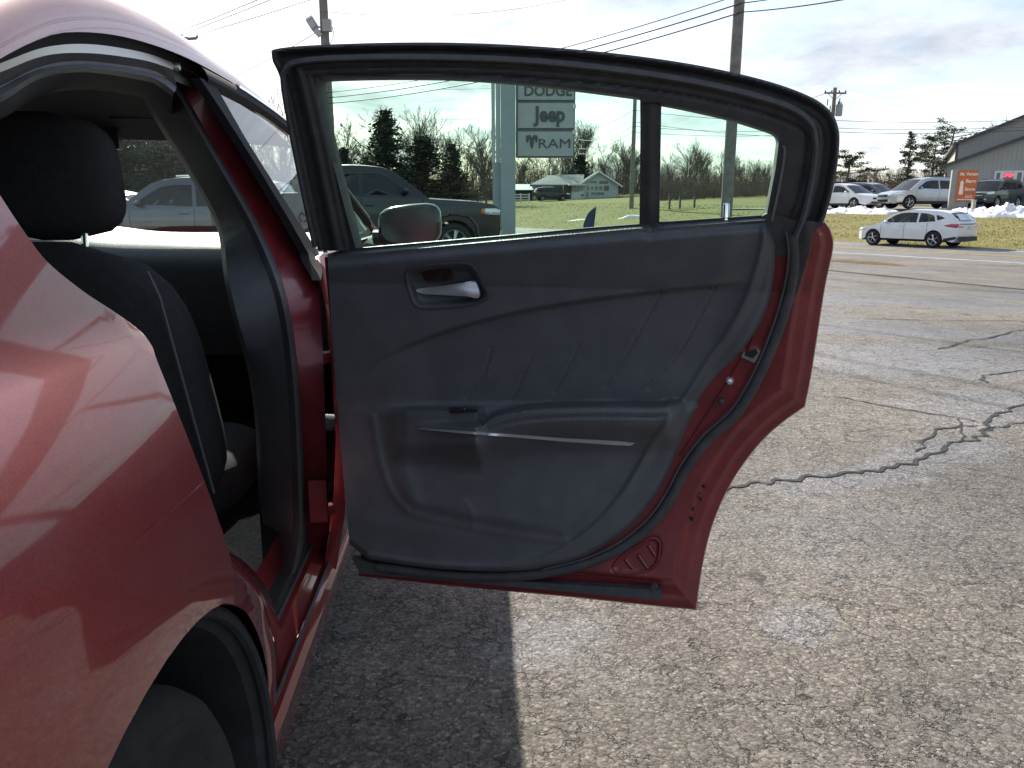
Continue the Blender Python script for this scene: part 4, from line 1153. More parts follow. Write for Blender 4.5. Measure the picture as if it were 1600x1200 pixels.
def make_vehicle(name, label, cat, group, loc, rz, sp, paint):
    L, Wd = sp['L'], sp['W']; root = empty(name, loc, rz, label, cat, group)
    prof, rf = sp['prof'], sp['roof']; zt = max(z for _, z in rf); zb = sp.get('zb', .24); rw_ = sp['rw']; ax = sp['axles']
    plan = sp.get('plan', [(-L / 2, .80), (-L / 2 + .12, .93), (-L / 2 + .5, .985), (0, 1), (L / 2 - .75, .985), (L / 2 - .3, .90), (L / 2 - .08, .74), (L / 2, .60)])
    sect = [(0, .93), (zb, .955), (zb + .12, .985), (zb + .35, 1.0), (.75 * prof[len(prof) // 2][1] + .1, 1.0), (1.02 * prof[len(prof) // 2][1], .975), (2, .95)]
    sh = lambda x: interp(prof, x); rfz = lambda x: interp(rf, x)
    hw = lambda x, z: Wd / 2 * interp(plan, x) * interp(sect, z)
    tum = sp.get('tumble', .79)
    def gy(x, z):
        zs = sh(x); t = min(1, max(0, (z - zs) / max(.05, zt - zs)))
        return lerp(hw(x, zs) - .012, Wd / 2 * tum * interp(plan, x) ** .5, t ** 1.15)
    def arch(cx, r, n=14): return [(cx - r * math.cos(a), max(zb, rw_ + r * math.sin(a))) for a in (math.pi * i / n for i in range(n + 1))]
    ra = rw_ * 1.16
    xr, xf = -L / 2, L / 2
    low = [(xr + .06, zb + .16), (xr + .16, zb + .04)] + arch(ax[0], ra) + arch(ax[1], ra) + [(xf - .22, zb + .02), (xf - .04, zb + .12), (xf, zb + .26), (xf, min(sh(xf) - .02, .62))] + [(x, z) for x, z in reversed(prof)] + [(xr, .62)]
    body = MB()
    for sg in (1, -1):
        V, F_ = sheet(low, [], .07, lambda x, z: (x, sg * hw(x, z), z), lambda x, z: (0, sg, 0), .05); body.add(V, F_)
        g_out = [(x, z) for x, z in rf] + [(x, sh(x) + .0) for x in steps(rf[-1][0], rf[0][0], -.25 if rf[-1][0] > rf[0][0] else .25)][1:-1] if False else None
        base = [(x, sh(x)) for x in steps(rf[0][0], rf[-1][0], .25)]
        gp = base + [(x, z) for x, z in reversed(rf)][1:-1]
        V, F_ = sheet(gp, sp['win'], .07, lambda x, z: (x, sg * gy(x, z), z), lambda x, z: (0, sg, 0), .03); body.add(V, F_)
        for i, wdw in enumerate(sp['win']):
            V, F_ = sheet(wdw, [], .3, lambda x, z: (x, sg * (gy(x, z) - .012), z), lambda x, z: (0, sg, 0))
            mk('side_window', V, F_, sp.get('glass', [G_CAR] * 9)[i], root)
    def rowat(x, z, yw, cz=.0, cx=0.0, n=10): return [(x + cx * (1 - (2 * k / n - 1) ** 2), yw * (1 - 2 * k / n), z + cz * (1 - (2 * k / n - 1) ** 2)) for k in range(n + 1)]
    # bonnet and rear deck
    fx = rf[-1][0]; rx = rf[0][0]
    body.grid([rowat(x, sh(x), hw(x, sh(x)), .035 * (1 - sstep(xf - .5, xf, x)), .10 * sstep(xf - .6, xf, x)) for x in steps(fx, xf, .12)])
    if rx - xr > .12: body.grid([rowat(x, sh(x), hw(x, sh(x)), .02, -.05) for x in steps(xr, rx, .12)])
    # nose and tail
    zs_ = [sh(xf), .62 if sh(xf) > .64 else sh(xf) - .05, zb + .26, zb + .12, zb + .02]; xs_ = [xf, xf, xf, xf - .04, xf - .22]
    body.grid([rowat(x, z, hw(x, z), 0, .10) for x, z in zip(xs_, zs_)])
    zs_ = [sh(xr), .62, zb + .16, zb + .04]; xs_ = [xr, xr, xr + .06, xr + .16]
    body.grid([rowat(x, z, hw(x, z), 0, -.06) for x, z in zip(xs_, zs_)])
    # roof; the screens are left open and glazed
    rs = cr(rf, 4); i0, i1 = sp['rear_glass'], sp['screen']
    def seg(a, c): return [p for p in cr(rf[a:c + 1], 4)]
    for a, c in ((0, i0[0]), (i0[1], i1[0]), (i1[1], len(rf) - 1)):
        if c > a: body.grid([rowat(x, z, gy(x, z), .045 * sstep(sh(x), zt, z)) for x, z in seg(a, c)])
    bo = body.build('body', paint, root, smooth=True, sharp=32)
    for nm, (a, c), cc in (('rear_window', i0, -.05), ('windscreen', i1, .10)):
        if c > a:
            n = len(seg(a, c)) - 1
            mk(nm, *(lambda b2: (b2.v, b2.f))(MB().grid([rowat(x, z - .008, gy(x, z) - .03, .045 * sstep(sh(x), zt, z), cc * (1 - sstep(sh(x), zt, z))) for x, z in seg(a, c)])), G_CAR if nm == 'windscreen' else sp.get('rg', G_DARK), root)
            for sg in (1, -1):
                mk('pillar', *(lambda b2: (b2.v, b2.f))(MB().grid([[(x, sg * gy(x, z), z), (x, sg * (gy(x, z) - .06), z + .01)] for x, z in seg(a, c)])), paint, root)
    ub = MB().box((0, 0, zb + .16), (L - .5, Wd * .80, .26)); ub.build('underbody', M_UNDER, root)
    inn = MB().box((sp.get('seat_x', (-.1, 0, 0))[0], 0, sh(0) - .25), ((rf[-1][0] - rf[0][0]) * .55, Wd * .74, .4))
    for sx in sp.get('seats', (.15, -.75)):
        for sy in (-.36, .36): inn.box((sx - .28, sy, sh(0) + .08), (.14, .44, .38)); inn.box((sx - .31, sy, sh(0) + .36), (.09, .24, .18))
    inn.build('cabin_seats', M_CLOTH, root)
    # wheels
    for wx in ax:
        for sg in (1, -1):
            c = (wx, sg * (Wd / 2 - .115), rw_); A = (0, sg, 0); tw = .105
            t_ = MB().lathe([(rw_ * .64, tw * .8), (rw_ * .72, tw), (rw_ * .9, tw * .98), (rw_ * .98, tw * .72), (rw_, tw * .4), (rw_, -tw * .6), (rw_ * .95, -tw), (rw_ * .6, -tw)], c, A, 28)
            w_ = t_.build('wheel', M_TYRE, root, smooth=True, sharp=50)
            r_ = MB().lathe([(rw_ * .64, tw * .82), (rw_ * .68, tw * .86), (rw_ * .66, tw * .95), (rw_ * .61, tw * .8), (rw_ * .58, -.02)], c, A, 28)
            nsp = sp.get('spokes', 5); e1 = Vector((0, 0, 1)); e2 = Vector((1, 0, 0)); cv = Vector(c); av = Vector(A)
            for k in range(nsp):
                for dd in (-.10, .10):
                    a = 2 * math.pi * k / nsp + dd + .2; d = e1 * math.cos(a) + e2 * math.sin(a)
                    r_.tube([cv + d * rw_ * .12 + av * tw * .75, cv + d * rw_ * .63 + av * tw * .82], [rw_ * .055, rw_ * .045], 4)
            r_.lathe([(0, tw * .85), (rw_ * .13, tw * .8), (rw_ * .17, tw * .5)], c, A, 14)
            r_.build('rim', M_ALLOY, w_, smooth=True, sharp=40)
            MB().lathe([(0, .0), (rw_ * .6, 0)], (c[0], c[1] + sg * .01, c[2]), A, 24).build('wheel_well', M_UNDER, w_)
    # door gaps, handles, lamps etc. as patches lying on the flanks
    def patch(nm, poly, m, off=.008, sgs=(1, -1), fn=None):
        for sg in sgs:
            f_ = fn or (lambda x, z: hw(x, z))
            V, F_ = sheet(poly, [], .05, lambda x, z: (x + (.02 if x > xf - .1 else 0), sg * (f_(x, z) + off), z), lambda x, z: (0, sg, 0), .012)
            mk(nm, V, F_, m, root)
    for nm, poly, m in sp.get('patches', []): patch(nm, poly, m)
    for x in sp.get('gaps', []):
        z1 = sh(x) - .01
        patch('door_gap', [(x - .006, zb + .14), (x + .006, zb + .14), (x + .006, z1), (x - .006, z1)], M_UNDER, .003)
    for x, z in sp.get('handles', []): patch('door_handle', [(x - .09, z - .012), (x + .09, z - .014), (x + .09, z + .014), (x - .09, z + .012)], paint, .022)
    if 'clad' in sp: patch('sill_cladding', [(ax[0] + ra + .0, zb - .02), (ax[1] - ra, zb - .02), (ax[1] - ra - .02, zb + sp['clad']), (ax[0] + ra + .02, zb + sp['clad'])], M_CLAD, .012)
    mx, mz = sp['mirror']
    for sg in (1, -1):
        mm = MB(); yb = gy(mx, mz)
        rows_ = []
        for i in range(7):
            u = i / 6; k = math.sqrt(max(.02, 1 - (2 * u - 1) ** 2))
            rows_.append([(mx + .05 - .13 * u, sg * (yb + .11 + .09 * math.cos(a) * k), mz + .02 + .07 * math.sin(a) * k) for a in (2 * math.pi * j / 10 for j in range(11))])
        mm.grid(rows_); mm.tube([(mx, sg * yb, mz - .03), (mx - .02, sg * (yb + .08), mz)], .02, 5)
        mm.build('door_mirror', sp.get('mirror_mat', paint), root, smooth=True, sharp=50)
    # front face
    for nm, y0, y1, z0, z1, m, off in sp.get('front', []):
        b2 = MB()
        n = 8; rr_ = []
        for zz in (z0, (z0 + z1) / 2, z1):
            rr_.append([(xf + .10 * (1 - (y / max(.1, hw(xf, zz))) ** 2) * 1.0 + off, y, zz) for y in [lerp(y0, y1, k / n) for k in range(n + 1)]])
        b2.grid(rr_); rr2 = [[(p[0] - .06, p[1], p[2]) for p in r] for r in (rr_[0], rr_[-1])]
        b2.grid([rr2[0], rr_[0]]); b2.grid([rr_[-1], rr2[1]]); b2.build(nm, m, root)
    for nm, y0, y1, z0, z1, m, off in sp.get('back', []):
        b2 = MB(); n = 6
        for zz0, zz1 in ((z0, z1),):
            def bx(y, z):
                if z > sh(xr): # on the tailgate slope
                    t = [(x, zr) for x, zr in rs]; xx = min(t, key=lambda p: abs(p[1] - z) + (0 if p[0] < rx + 1 else 9))[0]; return xx
                return xr
            b2.grid([[(bx(y, z) - .06 * (1 - (y / (Wd / 2)) ** 2) - off, y, z) for y in [lerp(y0, y1, k / n) for k in range(n + 1)]] for z in (zz0, zz1)])
        b2.build(nm, m, root)
    if sp.get('rails'):
        for sg in (1, -1):
            xs = [x for x, z in rf if z > zt - .12]; b2 = MB().tube([(x, sg * (Wd / 2 * tum - .03), rfz(x) + .05) for x in steps(min(xs), max(xs) - .1, .3)], .018, 6); b2.build('roof_rail', sp['rails'], root)
    return root

# ---- shapes
HATCH = dict(L=4.46, W=1.78, rw=.325, zb=.20, axles=(-1.30, 1.37), tumble=.74,
    prof=[(-2.23, .93), (-2.0, .98), (-1.2, .985), (.2, .93), (1.0, .89), (1.35, .86), (1.9, .76), (2.15, .68), (2.23, .62)],
    roof=[(-2.16, .96), (-2.05, 1.17), (-1.80, 1.36), (-1.3, 1.44), (-.5, 1.48), (.1, 1.455), (.55, 1.35), (1.25, .90)],
    rear_glass=(1, 2), screen=(6, 7),
    win=[[(-.52, .99), (-.50, 1.37), (-.1, 1.385), (.22, 1.355), (.50, 1.26), (.98, .955)], [(-1.30, 1.04), (-1.18, 1.27), (-.90, 1.345), (-.58, 1.37), (-.60, .995)], [(-1.66, 1.16), (-1.45, 1.27), (-1.26, 1.29), (-1.36, 1.08)]],
    patches=[('headlamp', [(1.72, .66), (2.12, .60), (2.17, .68), (1.95, .75), (1.70, .74)], M_HEAD), ('tail_lamp', [(-2.17, .80), (-1.72, .86), (-1.70, .90), (-1.95, .95), (-2.17, .95)], M_TAIL), ('rear_cladding', [(-2.17, .36), (-1.72, .25), (-1.72, .38), (-2.17, .47)], M_CLAD)],
    gaps=[1.02, -.02, -1.0], handles=[(.02 + .12, .83), (-.82, .85)], mirror=(.78, .97), spokes=5,
    back=[('hatch_glass', -.52, .52, 1.10, 1.34, G_DARK, .02), ('tail_lamp', .42, .80, .82, .94, M_TAIL, .015), ('tail_lamp', -.80, -.42, .82, .94, M_TAIL, .015), ('number_plate', -.16, .16, .74, .88, M_PLATE, .02), ('rear_cladding', -.75, .75, .28, .46, M_CLAD, .015)],
    front=[('grille', -.32, .32, .56, .68, M_BLACK, .01), ('number_plate', -.15, .15, .36, .46, M_PLATE, .02)])
SUV = dict(L=5.18, W=1.99, rw=.375, zb=.28, axles=(-1.55, 1.47), tumble=.76,
    prof=[(-2.59, 1.02), (-2.3, 1.10), (-1.2, 1.11), (.4, 1.08), (1.2, 1.06), (1.6, 1.04), (2.2, .94), (2.5, .84), (2.59, .76)],
    roof=[(-2.50, 1.10), (-2.42, 1.36), (-2.20, 1.66), (-1.7, 1.75), (-.6, 1.79), (.25, 1.76), (.72, 1.66), (1.52, 1.06)],
    rear_glass=(1, 2), screen=(6, 7), clad=.16,
    win=[[(-.30, 1.13), (-.28, 1.62), (.15, 1.62), (.48, 1.56), (1.05, 1.17)], [(-1.22, 1.14), (-1.22, 1.59), (-.36, 1.62), (-.38, 1.13)], [(-2.15, 1.22), (-2.0, 1.48), (-1.75, 1.555), (-1.30, 1.59), (-1.30, 1.14)]],
    glass=[G_CAR, G_DARK, G_DARK], seats=(.3, -.7),
    patches=[('headlamp', [(1.95, .82), (2.46, .74), (2.50, .86), (2.25, .95), (1.98, .96)], M_HEAD), ('tail_lamp', [(-2.53, .95), (-2.30, .98), (-2.30, 1.22), (-2.53, 1.22)], M_TAIL)],
    gaps=[1.10, -.33, -1.24], handles=[(-.12, .97), (-1.04, .98)], mirror=(.86, 1.18), spokes=5, rails=M_BLACK,
    front=[('grille', -.50, .50, .66, .82, M_CLAD, .012), ('grille_bar', -.50, .50, .725, .755, M_CHROME, .025), ('lower_grille', -.55, .55, .40, .54, M_BLACK, .012), ('fog_lamp', .58, .72, .40, .50, M_HEAD, .0), ('fog_lamp', -.72, -.58, .40, .50, M_HEAD, .0)],
    back=[('hatch_glass', -.6, .6, 1.22, 1.6, G_DARK, .02)])
SUV2 = dict(SUV, L=4.67, W=1.88, axles=(-1.40, 1.30), rw=.36,
    prof=[(-2.33, 1.02), (-2.1, 1.10), (-1.0, 1.10), (.4, 1.06), (1.1, 1.04), (1.5, 1.01), (2.0, .95), (2.26, .86), (2.33, .76)],
    roof=[(-2.25, 1.10), (-2.18, 1.36), (-2.0, 1.60), (-1.5, 1.68), (-.5, 1.72), (.15, 1.69), (.55, 1.60), (1.30, 1.05)],
    win=[[(-.30, 1.12), (-.28, 1.56), (.10, 1.56), (.40, 1.50), (.92, 1.16)], [(-1.15, 1.14), (-1.12, 1.53), (-.36, 1.56), (-.38, 1.12)], [(-1.95, 1.24), (-1.75, 1.46), (-1.23, 1.52), (-1.24, 1.16)]],
    plan=None, gaps=[1.0, -.33, -1.15], handles=[(-.12, .97), (-1.0, .98)], mirror=(.80, 1.16), rails=M_CHROME,
    patches=[('headlamp', [(1.70, .86), (2.22, .80), (2.26, .90), (2.0, .99), (1.72, .98)], M_HEAD), ('tail_lamp', [(-2.27, .95), (-2.02, .98), (-2.02, 1.2), (-2.27, 1.2)], M_TAIL)],
    front=[('grille', -.50, .50, .78, .92, M_BLACK, .012), ('grille_surround', -.52, .52, .755, .78, M_CHROME, .02), ('grille_surround', -.52, .52, .92, .94, M_CHROME, .02), ('lower_grille', -.62, .62, .38, .54, M_CLAD, .012), ('fog_lamp', .60, .72, .50, .57, M_HEAD, .01), ('fog_lamp', -.72, -.60, .50, .57, M_HEAD, .01)])
SUV2.pop('plan')
VAN = dict(SUV, L=4.6, W=1.80, rw=.32, zb=.20, axles=(-1.32, 1.35), rails=None, clad=.1,
    prof=[(-2.3, .92), (-2.0, .97), (-1.0, .97), (.4, .94), (1.1, .92), (1.5, .90), (2.0, .80), (2.24, .70), (2.3, .62)],
    roof=[(-2.24, .96), (-2.12, 1.2), (-1.85, 1.43), (-1.4, 1.49), (-.5, 1.53), (.15, 1.50), (.55, 1.40), (1.35, .92)],
    win=[[(-.30, .99), (-.28, 1.40), (.10, 1.40), (.42, 1.33), (1.0, .99)], [(-1.15, .99), (-1.10, 1.37), (-.36, 1.40), (-.38, .99)], [(-1.85, 1.08), (-1.65, 1.28), (-1.23, 1.36), (-1.24, 1.0)]],
    gaps=[1.0, -.33, -1.15], handles=[(-.12, .84), (-1.0, .85)], mirror=(.80, 1.0),
    patches=[('headlamp', [(1.70, .66), (2.16, .62), (2.22, .70), (2.0, .78), (1.72, .78)], M_HEAD), ('tail_lamp', [(-2.24, .80), (-2.0, .82), (-2.0, 1.0), (-2.24, 1.0)], M_TAIL)],
    front=[('grille', -.40, .40, .56, .66, M_BLACK, .012), ('lower_grille', -.5, .5, .32, .42, M_BLACK, .012)], back=[('hatch_glass', -.55, .55, 1.05, 1.38, G_DARK, .02)])
TRUCK = dict(L=5.82, W=2.02, rw=.40, zb=.36, axles=(-1.72, 1.86), tumble=.80,
    plan=[(-2.91, .94), (-2.8, .98), (0, 1), (2.3, .985), (2.6, .95), (2.82, .88), (2.91, .82)],
    prof=[(-2.91, 1.38), (-1.2, 1.40), (-1.1, 1.35), (.6, 1.31), (1.15, 1.30), (1.5, 1.285), (2.3, 1.24), (2.7, 1.19), (2.86, 1.12), (2.91, 1.05)],
    roof=[(-1.14, 1.36), (-1.08, 1.62), (-1.0, 1.84), (-.8, 1.91), (-.2, 1.95), (.35, 1.92), (.62, 1.85), (1.36, 1.29)],
    rear_glass=(1, 2), screen=(6, 7), clad=.14,
    win=[[(-.02, 1.37), (0, 1.78), (.30, 1.78), (.46, 1.73), (.98, 1.36)], [(-.92, 1.37), (-.86, 1.74), (-.08, 1.78), (-.09, 1.37)]], glass=[G_DARK, G_DARK], seats=(.45, -.4), seat_x=(0, 0, 0),
    patches=[('headlamp', [(2.52, .98), (2.87, .96), (2.89, 1.06), (2.80, 1.10), (2.54, 1.10)], M_HEAD), ('turn_lamp', [(2.44, .99), (2.52, .98), (2.54, 1.10), (2.46, 1.09)], M_AMBER), ('tail_lamp', [(-2.88, .95), (-2.74, .95), (-2.74, 1.3), (-2.88, 1.3)], M_TAIL), ('arch_flare', [(1.30, .5), (1.36, .78), (1.52, .95), (1.86, 1.02), (2.2, .95), (2.36, .78), (2.42, .5), (2.36, .5), (2.30, .76), (2.16, .90), (1.86, .96), (1.56, .90), (1.42, .76), (1.36, .5)], M_BLACK)],
    gaps=[1.22, -.05, -1.08], handles=[(.10, 1.16), (-.86, 1.17)], mirror=(.86, 1.42), spokes=6,
    front=[('grille', -.55, .55, .78, 1.08, M_BLACK, .012), ('grille_bar', -.55, .55, .91, .95, M_CLAD, .03), ('bumper', -.86, .86, .48, .70, M_BLACK, .04)])

P_WHITE = car_paint('white_paint', (.74, .75, .77), 0, .3); P_SILV = car_paint('silver_paint', (.42, .45, .50), .7, .3)
P_DGREEN = car_paint('dark_teal_paint', (.030, .045, .050), .5, .3); P_GREY = car_paint('grey_paint', (.10, .11, .125), .6, .3)
P_BLACK = car_paint('black_paint', (.012, .013, .017), .3, .25); P_BLUE = car_paint('pale_blue_paint', (.28, .42, .50), .4, .3)
def put(px, Y, dz=0.0): d = ray(px, 320); X = d.x / d.y * Y; return (X, Y, gz(X, Y) + dz)
def rz_from(px, theta, side_): # theta = angle between the car's axis and the line of sight; side_ +1 faces picture left, -1 right; coming towards us
    va = math.degrees(math.atan2(*(lambda d: (d.x, d.y))(ray(px, 320))))
    az = va - 180 + theta if side_ > 0 else va + 180 - theta
    return RAD(90 - az)
pf = at_z(1361.5, 383, -.5); pr = at_z(1461.5, 387.5, -.5)
hd = math.atan2(pf.y - pr.y, pf.x - pr.x); mid_ = (pf + pr) / 2; rt = Vector((math.sin(hd), -math.cos(hd), 0))
ci = mid_ + rt * .78
make_vehicle('white_hatchback', 'white five-door hatchback driving along the road', 'car', None, (ci.x, ci.y, -.499), hd, HATCH, P_WHITE).scale = (.95, .97, .98)
make_vehicle('silver_suv', 'silver crossover parked beside the orange and grey sign', 'suv', None, put(1441, 47.5, .045), rz_from(1436, 56, 1), SUV, P_SILV)
make_vehicle('dark_suv', 'dark green-grey suv parked in front of the metal building', 'suv', None, put(1548, 48.5, .045), rz_from(1545, 24, 1), SUV2, P_DGREEN)
make_vehicle('white_wagon', 'white wagon parked next to the dark grey suv', 'car', None, put(1319, 51, .045), rz_from(1319, 52, -1), VAN, P_WHITE)
make_vehicle('grey_suv', 'dark grey suv with a pale hood parked behind the white wagon', 'suv', None, put(1358, 56.5, .045), rz_from(1358, 58, -1), SUV2, P_GREY)
make_vehicle('black_pickup', 'black crew cab pickup truck parked beside the dealer sign post', 'pickup', None, (-3.28, 16.9, -.02), RAD(17), TRUCK, P_BLACK)
make_vehicle('parked_suv', 'dark suv seen through the windscreen of the red sedan', 'suv', None, put(300, 17.5), RAD(184), SUV2, P_GREY)
make_vehicle('parked_hatchback', 'pale blue hatchback seen through the windscreen of the red sedan', 'car', None, put(180, 18.6), RAD(-2), HATCH, P_BLUE)
make_vehicle('far_suv', 'small dark suv parked in front of the white house', 'suv', None, put(862, 103), RAD(10), SUV2, P_BLACK)

# ================================================================== BUILDINGS
M_SIDING = mat('house_siding', (.50, .53, .56), .8, var=.06, vscale=2)
M_ROOFS = mat('shingle_roof', (.17, .175, .19), .9, var=.2, vscale=4)
M_METAL = mat('metal_siding', (.36, .355, .33), .6, .0, var=.05, vscale=1)
M_MTRIM = mat('metal_trim', (.065, .068, .075), .5, .2)
M_WHITE = mat('white_trim', (.72, .72, .70), .6)
M_WPANE = mat('dark_pane', (.03, .035, .045), .08, coat=1)
M_CARPORT = mat('carport_dark', (.07, .06, .055), .9)  # dark brown-grey shared by the carport block and the garage wall
def house():
    Y = 108.0; u = Y / FOC / .974 * .974
    X = lambda px: at(px, 295, Y).x
    Z = lambda py: at(800, py, Y).z
    zb = gz(X(930), Y) - .3
    root = empty('white_house', (X(935), Y, zb), 0, 'low white house with a grey gable roof beyond the field', 'house')
    def B(): return MB()
    b = B(); zw = Z(288)
    b.box(((X(905) + X(966)) / 2, Y + 4, (zb + zw) / 2), (X(966) - X(905), 8, zw - zb)); b.build('wall', M_SIDING, root=root)
    b = B(); b.prism([(X(905), zw), (X(966), zw), (X(935), Z(268.5))], lambda q: (q[0], Y, q[1]), .2, (0, -1, 0)); b.v = [Vector((v.x, v.y, v.z)) for v in b.v]; b.build('gable', M_SIDING, root=root)
    rx0, rx1, ra = X(899), X(972), X(935)
    b = B()
    for xa in (rx0, rx1):
        ze = zw - .25
        b.add([(xa, Y - .5, ze), (ra, Y - .5, Z(267)), (ra, Y + 9, Z(267)), (xa, Y + 9, ze), (xa, Y - .5, ze - .22), (ra, Y - .5, Z(267) - .25), (ra, Y + 9, Z(267) - .25), (xa, Y + 9, ze - .22)],
              [(0, 1, 2, 3), (7, 6, 5, 4), (0, 4, 5, 1), (1, 5, 6, 2), (2, 6, 7, 3), (3, 7, 4, 0)])
    rf_ = b.build('roof', M_ROOFS, root=root)
    b = B()
    for xa in (rx0, rx1): b.tube([(xa, Y - .52, zw - .36), (ra, Y - .52, Z(267) - .14)], .12, 4)
    b.build('barge_board', M_WHITE, root=root, parent=rf_)
    # long wing to the left with a broad roof
    b = B(); b.box(((X(832) + X(905)) / 2, Y + 6, (zb + Z(287)) / 2), (X(905) - X(832), 6, Z(287) - zb)); b.build('wing_wall', M_SIDING, root=root)
    b = B(); y0, y1 = Y + 1.2, Y + 7
    b.add([(X(828), y0, Z(288)), (X(912), y0, Z(288)), (X(920), y1, Z(269)), (X(860), y1, Z(271)), (X(828), y0, Z(288) - .25), (X(912), y0, Z(288) - .25), (X(920), y1 + .1, Z(269) - .3), (X(860), y1 + .1, Z(271) - .3)], [(0, 1, 2, 3), (4, 5, 1, 0), (5, 6, 2, 1), (7, 4, 0, 3)])
    b.build('wing_roof', M_ROOFS, root=root)
    b = B(); b.box(((X(880) + X(892)) / 2, Y + .6, (zb + Z(289)) / 2), (X(892) - X(880), 2.2, Z(289) - zb)); b.build('carport', M_CARPORT, root=root)
    b = B(); b.box(((X(892) + X(912)) / 2, Y + .2, (zb + Z(299)) / 2), (X(912) - X(892), 1.0, Z(299) - zb)); b.build('porch_wall', M_WHITE, root=root)
    b = B(); b.box(((X(888) + X(914)) / 2, Y - .2, Z(289)), (X(914) - X(888), 2.4, .18)); b.build('porch_roof', M_WHITE, root=root)
    for (x0, x1, y0_, y1_) in ((917, 921, 291, 297), (923, 927, 291, 297), (929.5, 934, 291, 297), (936, 941, 291, 297), (943, 951.5, 290, 298), (922, 932, 282.5, 286), (936, 950, 282.5, 287.5), (924, 930, 300, 304), (931, 944, 300.5, 304), (916, 920, 300, 309), (908, 912, 303, 307), (894, 903, 291, 297), (904, 911, 291, 297)):
        fr = MB().box(((X(x0) + X(x1)) / 2, Y - .03 if x0 > 914 else Y - .33 if x0 > 907 else Y - .15, (Z(y0_) + Z(y1_)) / 2), (X(x1) - X(x0) + .12, .08, Z(y0_) - Z(y1_) + .12))
        w_ = fr.build('window', M_WHITE, root=root)
        p_ = MB().box(((X(x0) + X(x1)) / 2, (Y - .06 if x0 > 914 else Y - .36 if x0 > 907 else Y - .18), (Z(y0_) + Z(y1_)) / 2), (X(x1) - X(x0), .06, Z(y0_) - Z(y1_)))
        p_.build('pane', M_WPANE, root=root, parent=w_)
    # garage further left
    g = empty('garage', (X(816), Y + 3, zb), 0, 'low garage with a pale roof beside the white house', 'garage')
    MB().box((X(812), Y + 5, (zb + Z(296)) / 2), (X(833) - X(792), 5, Z(296) - zb)).build('wall', M_CARPORT, root=g)
    MB().add([(X(788), Y + 1.8, Z(296)), (X(834), Y + 1.8, Z(296)), (X(834), Y + 6, Z(286)), (X(788), Y + 6, Z(286)), (X(788), Y + 1.8, Z(297)), (X(834), Y + 1.8, Z(297))], [(0, 1, 2, 3), (4, 5, 1, 0)]).build('roof', mat('pale_roof', (.45, .47, .48), .6, .2), root=g)
    # white rail fence
    Yf = 100.0; fx = lambda px: (px - 800) / FOC * Yf * .985
    f = empty('rail_fence', (fx(815), Yf, gz(fx(815), Yf)), 0, 'white three-rail fence by the garage beyond the field', 'fence')
    z0 = gz(fx(815), Yf)
    for px in (800, 813.5, 826.5): MB().box((fx(px), Yf, z0 + .55), (.16, .16, 1.2)).build('fence_post', M_WHITE, root=f)
    for h in (.35, .68, 1.0): MB().box(((fx(797) + fx(827)) / 2, Yf - .1, z0 + h), (fx(827) - fx(797), .05, .13)).build('rail', M_WHITE, root=f)
house()
